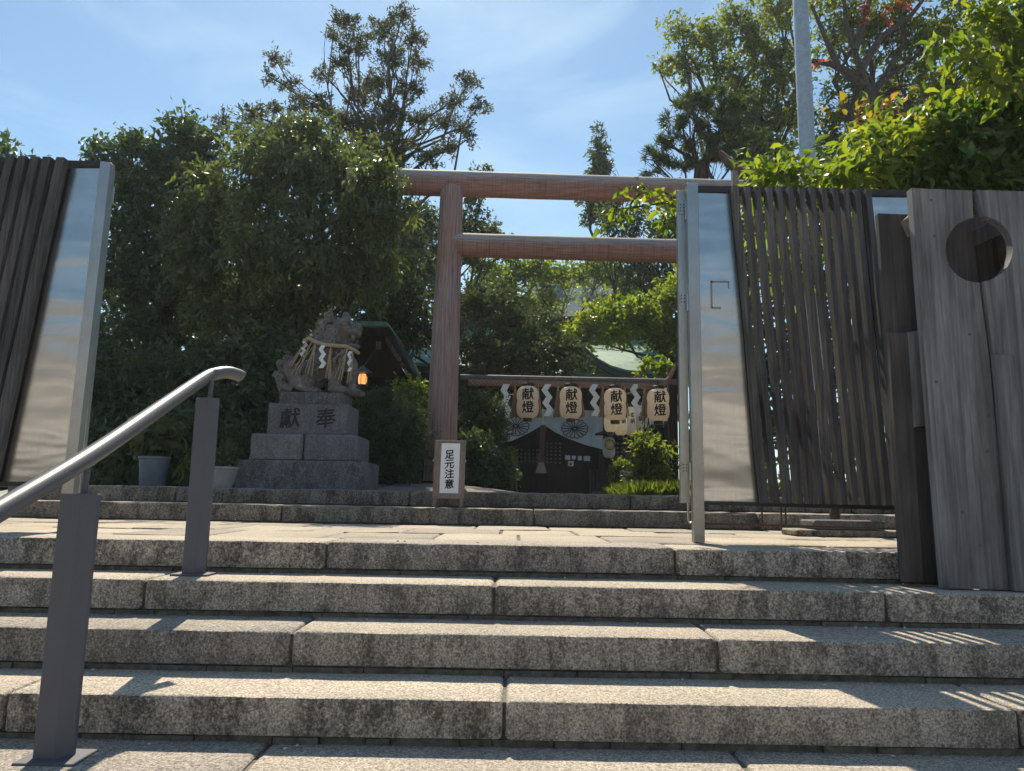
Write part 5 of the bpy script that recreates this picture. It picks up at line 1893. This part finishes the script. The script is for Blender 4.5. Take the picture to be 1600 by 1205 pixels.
ob('wall', MB().box(a.x + 0.1, b.x - 0.1, 14.5, 15.8, COURT - 0.02, P(200, 534, 14.2).z - 0.12).mesh('wall'), M['dark_wood'], tr_)

# ================================================================== the street behind the photographer, seen in the steel
sb = thing('street_building', 'low beige building across the street, mirrored in the steel sheets', 'building', (0, -14.5, -0.75))
ob('wall', MB().box(-30, 30, -22, -14.5, -0.76, 6.0).mesh('wall'), mat_plain('beige render', (0.42, 0.38, 0.345), (0.35, 0.315, 0.285), 0.8, 0.9, 0.05), sb)
ob('cornice', MB().box(-30.2, 30.2, -22.2, -14.3, 6.002, 6.35).mesh('cornice'), M['plaster'], sb)
for fl in range(2):
    for q in range(14):
        x = -26 + 4 * q
        ob('window', MB().box(x - 0.8, x + 0.8, -14.52, -14.46, 0.4 + 2.9 * fl, 1.9 + 2.9 * fl).mesh('window'), M['glass'], sb)

ob('added_dark_base', MB().box(-29.9, 29.9, -14.48, -14.40, -0.75, 0.35).mesh('added_dark_base'), M['dark_wood'], sb)  # dark strip added to put a band into the steel reflections
ob('added_pale_band', MB().hexa([(-29, -14.48, 2.15), (29, -14.48, 2.15), (29, -13.4, 1.95), (-29, -13.4, 1.95)], [(-29, -14.48, 2.55), (29, -14.48, 2.55), (29, -13.4, 2.05), (-29, -13.4, 2.05)]).mesh('added_pale_band'), M['paper'], sb)  # pale strip added so a light band mirrors in the steel
ob('added_dark_band', MB().box(-30, 30, -14.6, -14.42, 5.0, 5.35).mesh('added_dark_band'), M['dark_wood'], sb)  # upper dark strip, likewise added for the mirrored banding
# ================================================================== trees and plants
def foot_at(px, Y, z=COURT):
    return Vector((PX(px, Y, z), Y, z - 0.03))


# big drooping-leaf tree behind the lion
Yt = 10.9
bl = [pblob(*q) for q in ((360, 330, Yt, 80, 70), (440, 270, Yt - .3, 85, 65), (520, 290, Yt - .4, 85, 75), (590, 320, Yt - .3, 55, 60), (330, 410, Yt, 70, 60), (420, 380, Yt - .8, 80, 70), (510, 390, Yt - .9, 85, 65), (590, 400, Yt - .2, 55, 60), (470, 225, Yt, 60, 40), (545, 235, Yt, 45, 35), (400, 240, Yt + .3, 50, 40), (320, 300, Yt + .3, 45, 55), (450, 450, Yt, 80, 45), (550, 445, Yt + .4, 50, 30), (370, 470, Yt + .3, 60, 35), (600, 285, Yt - 1.5, 36, 34), (565, 285, Yt - 1.5, 40, 40), (585, 330, Yt - 1.4, 44, 44), (625, 335, Yt - 1.2, 18, 30), (340, 500, Yt - .3, 60, 40), (440, 500, Yt, 60, 35), (300, 370, Yt, 50, 60))]
f = foot_at(440, Yt + .8)
tree('broadleaf_tree', 'dense tree with drooping leaves behind the stone lion, covering the torii beam end', bl, 56000, 0.09, M['leaf_cherry'], f, P(455, 520, Yt + .6), 0.13, aspect=0.38, twig=0.14, per=22, droop=0.75, seed=21, shell=0.4)
# dark maple-like tree at far left
Yt = 12.0
bl = [pblob(*q) for q in ((250, 275, Yt, 65, 55), (300, 245, Yt, 45, 50), (210, 340, Yt, 60, 60), (270, 380, Yt, 75, 60), (205, 440, Yt, 60, 60), (290, 450, Yt, 70, 45), (235, 520, Yt, 70, 45), (180, 260, Yt, 35, 35), (155, 228, Yt + .2, 22, 15), (285, 205, Yt + .2, 28, 22), (240, 232, Yt, 40, 22), (195, 220, Yt, 24, 12), (330, 225, Yt, 28, 18), (330, 330, Yt + .5, 50, 60))]
tree('broadleaf_tree', 'dark leafy tree right beside the left gate leaf', bl, 34000, 0.09, M['leaf_dark'], foot_at(265, Yt), P(262, 520, Yt), 0.12, aspect=0.5, twig=0.16, per=24, droop=0.2, seed=22)
# tall sparse conifer
Yt = 17.0
tall = ((430, 92, 22, 16), (418, 118, 18, 12), (452, 132, 22, 14), (470, 165, 26, 18), (430, 170, 22, 14), (350, 190, 20, 22), (395, 180, 30, 28), (372, 210, 26, 22), (540, 35, 30, 24), (520, 58, 22, 16), (560, 70, 36, 26), (535, 100, 30, 22), (505, 115, 20, 16), (600, 50, 34, 28), (628, 25, 28, 22), (645, 62, 30, 24), (615, 95, 38, 26), (655, 100, 24, 20), (590, 130, 40, 26), (640, 140, 34, 26), (560, 150, 36, 24), (610, 180, 46, 30), (655, 190, 32, 26), (570, 200, 46, 30), (530, 190, 40, 28), (620, 225, 46, 26), (500, 160, 26, 20), (735, 128, 24, 22), (710, 155, 26, 20), (745, 170, 22, 18), (695, 190, 26, 22), (725, 200, 22, 18), (700, 230, 28, 20), (735, 215, 16, 14), (670, 245, 34, 18), (480, 200, 40, 26), (440, 210, 30, 22), (600, 255, 50, 22))
bl = [pblob(a, b, Yt + random.uniform(-.9, .9), c * 0.76, d * 0.76) for a, b, c, d in tall]
tree('tall_conifer', 'tallest sparse grey-green conifer standing against the sky above the torii', bl, 46000, 0.07, M['leaf_conifer'], foot_at(575, Yt + .3), P(596, 260, Yt), 0.13, aspect=0.36, twig=0.10, per=20, droop=-0.25, seed=23, out=0.7, shell=0.55, twigs=4)
# maple beyond the torii
Yt = 14.6
bl = [pblob(*q) for q in ((770, 540, Yt, 60, 30), (830, 520, Yt, 60, 30), (760, 480, Yt, 50, 40), (800, 560, Yt - .6, 70, 22), (885, 555, Yt - .3, 38, 18), (740, 590, Yt - .8, 40, 30), (850, 575, Yt - .5, 60, 12), (640, 470, Yt - .2, 55, 35), (600, 490, Yt, 50, 35), (645, 520, Yt, 45, 35), (760, 620, Yt - 1.0, 28, 30), (770, 660, Yt - 1.1, 24, 30), (735, 640, Yt - 1.0, 20, 45))]
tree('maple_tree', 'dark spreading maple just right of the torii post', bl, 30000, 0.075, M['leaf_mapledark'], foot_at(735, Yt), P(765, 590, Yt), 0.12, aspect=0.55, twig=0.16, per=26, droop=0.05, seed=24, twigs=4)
Yt = 26.5
bl = [pblob(*q) for q in ((780, 430, Yt, 50, 26), (830, 425, Yt, 45, 24), (790, 470, Yt, 50, 28), (870, 430, Yt, 40, 18), (850, 470, Yt, 35, 25), (930, 425, Yt, 45, 22), (985, 440, Yt, 40, 26), (960, 470, Yt, 32, 20), (830, 500, Yt, 45, 20), (890, 520, Yt, 40, 16), (950, 530, Yt, 50, 18))]
tree('maple_tree', 'sunlit yellow-green maple framed under the torii tie beam', bl, 18000, 0.13, M['leaf_bright'], foot_at(885, Yt + .6), P(905, 540, Yt + .3), 0.16, aspect=0.6, twig=0.26, per=24, droop=0.0, seed=25, twigs=5)
Yt = 17.6
bl = [pblob(*q) for q in ((1000, 500, Yt, 50, 26), (1040, 480, Yt, 40, 30), (965, 522, Yt, 45, 18), (915, 510, Yt, 42, 22), (960, 485, Yt, 45, 24), (885, 535, Yt, 35, 16), (1030, 530, Yt, 40, 16), (1055, 535, Yt, 30, 30), (1075, 460, Yt, 50, 40), (1090, 530, Yt, 50, 40))]
tree('broadleaf_tree', 'leafy light green tree over the porch roof, beside the gate post', bl, 17000, 0.095, M['leaf_bright'], foot_at(1075, Yt + .6), P(1050, 560, Yt + .3), 0.10, aspect=0.55, twig=0.18, per=24, droop=0.1, seed=26)
# darker tree under the beam at right
Yt = 21.5
bl = [pblob(*q) for q in ((1010, 360, Yt, 55, 40), (1050, 400, Yt, 60, 50), (1000, 420, Yt, 45, 30), (1080, 340, Yt, 60, 50), (960, 345, Yt, 30, 22), (1030, 450, Yt, 60, 30), (1110, 420, Yt, 60, 60), (1130, 500, Yt, 60, 60))]
tree('broadleaf_tree', 'dark green tree seen below the right half of the torii beams', bl, 20000, 0.11, M['leaf_dark'], foot_at(1050, Yt + .6), P(1040, 470, Yt + .3), 0.14, aspect=0.5, twig=0.2, per=24, droop=0.1, seed=27)
# pointed conifer
Yt = 24.0
bl = [pblob(938 + 4 * math.sin(i * 2.1), 203 + 13 * i, Yt, 3 + 3.3 * i, 9) for i in range(11)]
tree('pointed_conifer', 'small pointed conifer tip poking up behind the torii beam', bl, 9000, 0.15, M['needle'], foot_at(938, Yt), P(938, 260, Yt), 0.06, aspect=0.3, twig=0.16, per=18, droop=0.15, seed=28, shell=0.6, twigs=2)
# thin pale tree left of the beam opening
Yt = 19.5
bl = [pblob(*q) for q in ((740, 300, Yt, 22, 28), (735, 350, Yt, 30, 24), (770, 365, Yt, 30, 12), (790, 385, Yt, 24, 14), (755, 400, Yt, 36, 22), (660, 350, Yt, 40, 40), (650, 410, Yt, 50, 40), (760, 262, Yt, 10, 7), (620, 440, Yt, 40, 30))]
tree('broadleaf_tree', 'thin grey-green tree right behind the upper torii post', bl, 13000, 0.10, M['leaf_pale'], foot_at(715, Yt), P(710, 430, Yt), 0.10, aspect=0.5, twig=0.18, per=20, droop=0.1, seed=29)
# pine
Yt = 13.0
bl = [pblob(*q) for q in ((1095, 160, Yt, 45, 22), (1140, 165, Yt, 45, 26), (1065, 190, Yt, 34, 20), (1120, 205, Yt, 45, 22), (1160, 215, Yt, 36, 26), (1040, 225, Yt, 26, 16), (1085, 225, Yt, 30, 16), (1020, 250, Yt, 22, 14), (1060, 255, Yt, 30, 14), (1150, 250, Yt, 34, 18), (1008, 268, Yt, 14, 9), (1110, 245, Yt, 30, 12))]
pt = thing('pine_tree', 'dark pine with bent limbs above the right end of the torii beam', 'tree', foot_at(1098, Yt))
ob('trunk', limbs(bl, foot_at(1098, Yt), P(1096, 262, Yt), 0.13, 31, 5).mesh('trunk', True), M['bark'], pt)
ob('crown', foliage('crown', bl, 17000, 0.12, M['needle'], aspect=0.11, twig=0.05, per=48, droop=-0.15, seed=31, shell=0.5, out=0.3, fold=0.1), None, pt)
# large lit tree right of the sky gap
Yt = 19.0
bl = [pblob(*q) for q in ((1065, 45, Yt, 34, 24), (1110, 60, Yt, 40, 30), (1050, 95, Yt, 30, 20), (1085, 100, Yt, 36, 24), (1030, 108, Yt, 14, 10), (1150, 30, Yt, 45, 30), (1190, 70, Yt, 50, 45), (1140, 110, Yt, 45, 40), (1215, 20, Yt, 45, 35), (1230, 110, Yt, 50, 50), (1180, 140, Yt, 50, 40), (1170, 190, Yt, 45, 40), (1230, 180, Yt, 45, 50), (1200, 240, Yt, 50, 40), (1230, -40, Yt, 60, 40))]
tree('broadleaf_tree', 'large yellow-green tree between the sky and the steel pole', [tuple(b[:3]) + tuple(v * 0.88 for v in b[3:]) for b in bl], 27000, 0.105, M['leaf_maple'], foot_at(1180, Yt), P(1185, 230, Yt), 0.20, aspect=0.45, twig=0.22, per=24, droop=0.1, seed=32, twigs=4)
# tree right of the pole with dark open limbs
Yt = 15.0
bl = [pblob(*q) for q in ((1310, 60, Yt, 50, 40), (1370, 30, Yt, 60, 40), (1430, 60, Yt, 60, 50), (1500, 40, Yt, 60, 50), (1340, 130, Yt + 1, 50, 40), (1420, 140, Yt + 1, 60, 45), (1490, 130, Yt + 1, 60, 45), (1560, 60, Yt, 60, 60), (1300, 190, Yt + 1, 40, 40), (1380, 200, Yt + 1.5, 60, 40), (1460, 200, Yt + 1.5, 60, 40), (1560, 170, Yt, 60, 60), (1300, -20, Yt, 60, 40), (1420, -40, Yt, 80, 40), (1300, 250, Yt + 1.5, 50, 40), (1640, 100, Yt, 60, 80))]
rt = thing('broadleaf_tree', 'dark limbed tree right of the steel pole with scattered red leaves', 'tree', foot_at(1370, Yt))
tb = limbs(bl, foot_at(1370, Yt), P(1350, 160, Yt - .4), 0.17, 33, 4)
for pts_ in (((1368, 175), (1345, 110), (1322, 40), (1318, -20)), ((1345, 110), (1375, 60), (1425, 22), (1450, -10)), ((1340, 120), (1300, 100), (1268, 95)), ((1350, 135), (1310, 105), (1290, 60), (1268, 8)), ((1335, 80), (1350, 30), (1362, -10))):
    tb.tube([P(x, y, Yt - 0.9) for x, y in pts_], [0.09 - 0.02 * i for i in range(len(pts_))], 7)
ob('trunk', tb.mesh('trunk', True), M['bark'], rt)
ob('crown', foliage('crown', bl, 40000, 0.10, M['leaf_maple'], aspect=0.42, twig=0.2, per=22, droop=0.25, seed=33), None, rt)
ob('red_leaves', foliage('red_leaves', [pblob(1350, 15, Yt - 1, 8, 6), pblob(1378, 16, Yt - 1, 6, 8), pblob(1383, 32, Yt - 1, 6, 7), pblob(1418, 8, Yt - 1, 5, 5), pblob(1405, 5, Yt - 1, 5, 5), pblob(1280, 98, Yt - 1, 4, 5), pblob(1347, 33, Yt - 1, 4, 4)], 240, 0.08, M['leaf_red'], aspect=0.5, twig=0.05, per=10, seed=34), None, rt)

# near shrub with broad glossy leaves over the gate and boards
Yt = 5.6
bl = [pblob(*q) for q in ((1560, 200, Yt, 70, 55, .35), (1500, 235, Yt, 60, 45, .35), (1590, 265, Yt, 70, 45, .35), (1470, 270, Yt, 50, 35, .3), (1530, 285, Yt, 60, 30, .3), (1430, 285, Yt, 40, 22, .25), (1620, 160, Yt, 60, 60, .35), (1650, 260, Yt, 60, 60, .35), (1560, 340, Yt + .3, 70, 40, .3), (1540, 420, Yt + .4, 60, 60, .3))]
tree('glossy_shrub', 'broad-leaved glossy shrub rising over the top of the board fence', bl, 6400, 0.12, M['leaf_gloss'], foot_at(1545, Yt, LAND), P(1550, 300, Yt), 0.05, cat='shrub', aspect=0.36, twig=0.15, per=11, droop=0.1, seed=35, rich=True, shell=0.5)
bl = [pblob(*q) for q in ((1215, 262, Yt - .1, 28, 16, .2), (1250, 280, Yt - .2, 35, 11, .2), (1315, 274, Yt - .2, 40, 16, .2), (1360, 255, Yt - .1, 45, 28, .25), (1400, 235, Yt, 40, 25, .25), (1440, 215, Yt, 35, 18, .25), (1340, 220, Yt + .1, 30, 14, .2), (1190, 280, Yt, 20, 10, .15), (1400, 280, Yt, 40, 15, .2), (1480, 190, Yt, 30, 14, .2), (1200, 330, Yt + .2, 35, 30, .2), (1290, 330, Yt + .2, 45, 30, .2), (1250, 420, Yt + .3, 45, 40, .2))]
tree('bright_shrub', 'yellow-green broad-leaved shrub showing over and through the gate slats', bl, 2400, 0.115, M['leaf_bright'], foot_at(1300, Yt, LAND), P(1310, 330, Yt), 0.035, cat='shrub', aspect=0.36, twig=0.15, per=9, droop=0.3, seed=36, rich=True, shell=0.6)
bl = [pblob(*q) for q in ((1540, 30, 5.0, 40, 25, .2), (1580, 80, 5.0, 45, 30, .2), (1510, 100, 5.0, 35, 20, .2), (1600, 20, 5.0, 40, 30, .2), (1480, 65, 5.1, 25, 15, .2), (1560, 130, 5.0, 35, 20, .2), (1640, 60, 5.0, 60, 60, .3))]
br_t = thing('overhanging_branch', 'bright leafy branch hanging in at the top right corner of the view', 'branch', P(1660, 330, 5.0))
ob('stem', limbs(bl, P(1700, 330, 5.0), P(1640, 110, 5.0), 0.025, 37, 2).mesh('stem', True), M['bark'], br_t)
ob('leaves', foliage('leaves', bl, 900, 0.115, M['leaf_bright'], aspect=0.36, twig=0.12, per=8, droop=0.5, seed=37, rich=True, shell=0.6), None, br_t)
# turning leaves
bl = [pblob(*q) for q in ((1375, 165, 6.6, 22, 8, .15), (1340, 190, 6.6, 22, 14, .15), (1310, 172, 6.6, 8, 8, .1), (1395, 185, 6.6, 18, 10, .15))]
au = thing('autumn_branch', 'sparse branch of yellow-orange turning leaves above the shrub', 'branch', foot_at(1390, 6.6))
ob('stem', limbs(bl, foot_at(1400, 6.6), P(1385, 240, 6.6), 0.02, 38, 3).mesh('stem', True), M['bark'], au)
ob('leaves', foliage('leaves', bl, 95, 0.085, M['leaf_autumn'], aspect=0.55, twig=0.10, per=7, droop=0.3, seed=38, rich=True), None, au)
# branch in front of the torii beam
Yb = 5.4
bt = thing('cherry_branch', 'thin branch of hanging bright leaves in front of the torii beams', 'branch', P(1130, 420, Yb))
mb = MB()
br_lines = [((1140, 430), (1100, 360), (1050, 305), (1010, 292), (965, 296)), ((1070, 322), (1030, 318), (985, 325), (940, 330)), ((1050, 305), (1040, 330), (1038, 350)), ((1100, 360), (1060, 345), (1030, 352)), ((1010, 292), (990, 312), (970, 345), (930, 352))]
LP_, LD_ = [], []
gb = np.random.default_rng(77)
for ln in br_lines:
    pts_ = [P(x, y, Yb + 0.1 * math.sin(x)) for x, y in ln]
    mb.tube(pts_, [0.010 - 0.0018 * i for i in range(len(pts_))], 6)
    for i in range(len(pts_) - 1):
        for q in range(13):
            p = pts_[i].lerp(pts_[i + 1], gb.random())
            if p.x > PX(1058, Yb, p.z) + 0.25:
                continue
            LP_.append([p.x + gb.normal() * 0.02, p.y + gb.normal() * 0.05, p.z + gb.normal() * 0.015])
            LD_.append([gb.normal() * 0.55, gb.normal() * 0.5, -0.55 + gb.normal() * 0.35])
ob('stem', mb.mesh('stem', True), M['bark'], bt)
LP_, LD_ = np.array(LP_), unit(np.array(LD_))
nn = gb.normal(size=LP_.shape) + np.array([0, -0.4, 0.6])
nn = unit(nn - LD_ * (nn * LD_).sum(1, keepdims=True))
LL = 0.085 * (0.6 + 0.8 * gb.random(len(LP_)))
ob('leaves', leaf_mesh('leaves', LP_, LD_, nn, LL, LL * 0.42, M['leaf_bright'], rich=True), None, bt)

# hedge balls and shrubs on the court
def shrub(name, label, blobs, n, L, mat, px, Y, cat='shrub', z=COURT, stemr=0.03, **kw):
    f = foot_at(px, Y, z)
    top = Vector(blobs[0][:3])
    t = thing(name, label, cat, f)
    ob('stem', limbs(blobs, f, f.lerp(top, 0.5), stemr, 3, 2).mesh('stem', True), M['bark'], t)
    ob('foliage', foliage('foliage', blobs, n, L, mat, **kw), None, t)
    return t


shrub('clipped_bush', 'rounded clipped dark bush between the pedestal and the torii post', [pblob(610, 655, 9.3, 52, 50), pblob(615, 705, 9.3, 50, 45), pblob(585, 690, 9.3, 38, 50), pblob(640, 690, 9.4, 25, 55)], 30000, 0.034, M['hedge'], 612, 9.3, seed=41, twig=0.04, per=16, shell=0.22, aspect=0.5, droop=0.0)
shrub('leafy_shrub', 'bright leafy shrub peeping out left of the torii post', [pblob(655, 620, 10.9, 12, 30), pblob(668, 660, 10.9, 8, 40), pblob(640, 612, 10.9, 14, 14)], 1500, 0.07, M['leaf_bright'], 660, 10.9, seed=42, twig=0.1, per=10, aspect=0.45)
shrub('azalea_bush', 'dark bush right of the sign at the torii foot', [pblob(745, 715, 10.6, 30, 35), pblob(770, 740, 10.5, 30, 25), pblob(735, 750, 10.5, 20, 14), pblob(780, 745, 10.7, 20, 20)], 13000, 0.055, M['leaf_dark'], 750, 10.6, seed=43, twig=0.08, per=16, shell=0.3, aspect=0.5)
shrub('round_bush', 'small round-topped clipped bush left of the offering box, its crown sunlit', [pblob(785, 722, 12.6, 19, 22)], 6500, 0.042, M['leaf_maple'], 785, 12.6, seed=44, twig=0.04, per=14, shell=0.2, aspect=0.5)
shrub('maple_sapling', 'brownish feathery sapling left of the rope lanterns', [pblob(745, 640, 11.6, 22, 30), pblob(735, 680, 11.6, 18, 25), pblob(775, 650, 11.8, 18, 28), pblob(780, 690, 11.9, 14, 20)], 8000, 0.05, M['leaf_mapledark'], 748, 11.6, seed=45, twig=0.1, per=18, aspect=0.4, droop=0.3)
shrub('round_bush', 'small clipped round bush beside the paper rack at the right', [pblob(972, 740, 12.2, 17, 19)], 6000, 0.042, M['leaf_maple'], 972, 12.2, seed=46, twig=0.04, per=14, shell=0.2, aspect=0.5)
shrub('sunlit_bush', 'loose sunlit yellow-green bush below the rightmost lanterns', [pblob(1016, 706, 11.3, 22, 20), pblob(1024, 738, 11.3, 20, 24), pblob(1005, 694, 11.3, 14, 12), pblob(1008, 742, 11.3, 18, 16)], 5200, 0.065, M['leaf_maple'], 1018, 11.3, seed=47, twig=0.12, per=13, aspect=0.48, shell=0.6)
shrub('slender_shoots', 'upright bright shoots rising over the rope at the right', [pblob(1000, 585, 13.2, 6, 18), pblob(1030, 580, 13.2, 6, 20), pblob(1042, 570, 13.2, 5, 18), pblob(1012, 570, 13.2, 5, 14)], 420, 0.10, M['leaf_bright'], 1020, 13.2, seed=48, twig=0.08, per=8, aspect=0.42)
# dark undergrowth behind pots
for (lab, bq, px, Y, n, mt, L, sd) in (('dark evergreen shrub filling the gap beside the left gate leaf', [(175, 620, 10.0, 60, 60), (170, 700, 9.8, 55, 50), (235, 600, 10.2, 60, 50), (150, 560, 10.4, 40, 50)], 180, 10.0, 16000, 'leaf_dark', 0.085, 51), ('dark evergreen shrub just left of the stone lion', [(330, 580, 10.0, 60, 50), (400, 560, 10.0, 55, 45), (385, 630, 9.6, 50, 45), (300, 640, 9.8, 55, 40), (345, 680, 9.4, 50, 40), (430, 600, 9.9, 25, 50), (500, 595, 10.6, 45, 40), (420, 660, 9.6, 30, 40)], 350, 9.9, 21000, 'leaf_dark', 0.085, 52), ('low leafy plant mass behind the blue pot', [(270, 690, 8.8, 40, 40), (235, 690, 8.8, 40, 35), (310, 700, 8.7, 40, 35), (200, 720, 8.7, 35, 30), (370, 700, 8.7, 30, 30)], 270, 8.8, 8000, 'leaf_dark', 0.08, 53)):
    shrub('evergreen_shrub', lab, [pblob(*q) for q in bq], n, L, M[mt], px, Y, seed=sd, twig=0.14, per=18, aspect=0.4, droop=0.2)
# potted plants
def potted(name, label, top, w, h, n, L, mat, seed, aspect=0.55, droop=0.3):
    t = thing(name, label, 'plant', top)
    g = random.Random(seed)
    mb = MB()
    for i in range(7):
        a, r = g.uniform(0, 6.28), w * g.uniform(.3, .9)
        mb.tube([top, top + Vector((r * .5 * math.cos(a), r * .5 * math.sin(a), h * .55)), top + Vector((r * math.cos(a), r * math.sin(a), h * g.uniform(.7, 1.0)))], [0.006, 0.005, 0.003], 5)
    ob('stems', mb.mesh('stems', True), M['bark'], t)
    ob('leaves', foliage('leaves', [(top.x, top.y, top.z + h * .6, w, w * .8, h * .5)], n, L, mat, seed=seed, aspect=aspect, twig=.06, per=7, droop=droop, rich=True), None, t)


potted('potted_hydrangea', 'round-leaved plant growing in the blue grey pot', pot1, .22, .42, 260, .10, M['leaf_pale'], 61, .75)
potted('potted_flower', 'low leafy plant spilling from the pale planter bowl', pot2, .17, .22, 200, .06, M['leaf_pale'], 62, .5)
potted('potted_fern', 'strap-leaved plant in the small dark pot', pot3, .12, .28, 70, .20, M['leaf_bright'], 63, .2, .5)


def grass(name, label, x0, x1, y0, y1, z, n, h, mat, seed):
    g = np.random.default_rng(seed)
    pos = np.stack([g.uniform(x0, x1, n), g.uniform(y0, y1, n), np.full(n, z)], 1)
    d = unit(np.stack([g.normal(size=n) * .45, g.normal(size=n) * .45, np.ones(n)], 1))
    nn = g.normal(size=(n, 3))
    nn = unit(nn - d * (nn * d).sum(1, keepdims=True))
    L = h * (.5 + .9 * g.random(n))
    me = leaf_mesh(name, pos, d, nn, L, L * .09 + .004, mat, bend=.35)
    o = ob(name, me, None, kind='stuff')
    return tag(rebase(o), label, 'grass', kind='stuff')


a, b = P(975, 770, 9.6), P(1062, 770, 9.6)
grass('grass', 'sunlit tufts of grass at the foot of the bushes at right', a.x, b.x, 8.6, 11.2, COURT - .01, 5200, .16, M['grass'], 71)
a, b = P(1100, 800, 7.5), P(1420, 800, 7.5)
grass('grass', 'grass and weeds behind the right gate leaf', a.x, b.x + .6, 7.0, 8.6, COURT - .01, 2600, .16, M['grass'], 72)
a, b = P(150, 760, 7.6), P(365, 760, 7.6)
grass('grass', 'dark straggling weeds between the pots at left', a.x, b.x, 7.9, 8.5, COURT - .01, 1800, .20, M['leaf_dark'], 73)

# trees behind, closing the view
bg = [('broadleaf_tree', 'deep green tree filling the background behind the small side shrine', [(600, 560, 22, 80, 60), (520, 480, 22, 90, 70), (660, 560, 22, 60, 50), (700, 480, 22, 70, 60), (560, 400, 22, 90, 70), (650, 400, 22, 70, 60)], 600, 22, 15000, 'leaf_dark', .15, 81),
      ('broadleaf_tree', 'deep green tree in the background beyond the left evergreens', [(230, 560, 20, 90, 70), (330, 520, 20, 80, 60), (160, 460, 20, 80, 70), (260, 430, 20, 90, 70), (420, 540, 20, 80, 50), (100, 520, 20, 80, 90)], 280, 20, 16000, 'leaf_dark', .14, 82),
      ('broadleaf_tree', 'dark tree glimpsed through the left gate slats, its top over the rail', [(20, 330, 11, 70, 85), (-60, 400, 11, 90, 90), (60, 480, 11, 80, 80), (-40, 560, 11, 90, 80), (50, 620, 11, 70, 70), (22, 240, 11, 26, 10)], 20, 11, 16000, 'leaf_dark', .10, 83),
      ('broadleaf_tree', 'background tree at right, seen between the gate slats', [(1180, 420, 12, 80, 90), (1290, 400, 12, 90, 90), (1380, 430, 12, 80, 90), (1200, 570, 12, 90, 80), (1310, 560, 12, 90, 80), (1250, 680, 11.5, 90, 60), (1370, 680, 11.5, 80, 60), (1400, 560, 12, 80, 80), (1130, 640, 12, 50, 60), (1110, 700, 12, 40, 50)], 1290, 12, 18000, 'leaf_dark', .11, 84),
      ('broadleaf_tree', 'dark mass of leaves right behind the glossy shrub', [(1480, 300, 8.5, 70, 60), (1560, 330, 8.5, 80, 70), (1540, 440, 8.5, 90, 80), (1630, 380, 8.5, 80, 90), (1520, 240, 9, 60, 40), (1590, 230, 9, 60, 50), (1470, 380, 8.6, 50, 50)], 1560, 8.5, 16000, 'leaf_dark', .09, 85),
      ('broadleaf_tree', 'shadowy tree behind the worship hall roof at left', [(800, 540, 26, 60, 50), (720, 540, 26, 60, 60), (860, 555, 26, 50, 30), (780, 590, 25, 60, 30)], 780, 26, 9000, 'leaf_dark', .16, 86)]
for nm, lab, bq, px, Y, n, mt, L, sd in bg:
    bl = [pblob(*q) for q in bq]
    c = np.mean([b[:3] for b in bl], 0)
    tree(nm, lab, bl, n, L, M[mt], foot_at(px, Y), Vector(c) - Vector((0, 0, .4)), .14, seed=sd, aspect=.5, twig=.22, per=22, droop=.15, twigs=2)

# pale pebbles and leaf litter on the treads
pm = []
for i, yr, zt in step_rows:
    if i < 0:
        continue
    for q in range(7):
        x = rs.uniform(-2.6, 2.6)
        y = yr + STEP_T - rs.uniform(0.02, 0.07)
        pm.append((x, y if i < 4 else yr + 0.1, zt))
peb = MB()
for (x, y, z) in pm:
    peb.ball((x, y, z + 0.004), (rs.uniform(.004, .008), rs.uniform(.004, .007), rs.uniform(.004, .006)), 7, 5)
o = ob('pebbles', peb.mesh('pebbles', True), mat_plain('white pebble', (0.6, 0.57, 0.5), (0.4, 0.38, 0.33), 40, .8, .1), kind='stuff')
tag(o, 'tiny pale pebbles scattered along the step corners', 'pebbles', kind='stuff')

# scattering volume added to lift the shadows, in place of veiling lens glare
hz_m = bpy.data.materials.new('added glare veil')
hz_m.use_nodes = True
hn, hl_ = hz_m.node_tree.nodes, hz_m.node_tree.links
hn.clear()
ho = hn.new('ShaderNodeOutputMaterial')
hv = hn.new('ShaderNodeVolumePrincipled')
hv.inputs['Color'].default_value = (0.86, 0.93, 1.0, 1)
hv.inputs['Density'].default_value = 0.0009
hv.inputs['Anisotropy'].default_value = 0.35
hl_.new(hv.outputs[0], ho.inputs['Volume'])
hz = ob('veil', MB().box(-1000, 1000, -1000, 1000, -2.5, 16.5).mesh('veil'), hz_m)
tag(hz, 'thin added haze filling the air', 'veil', kind='stuff')
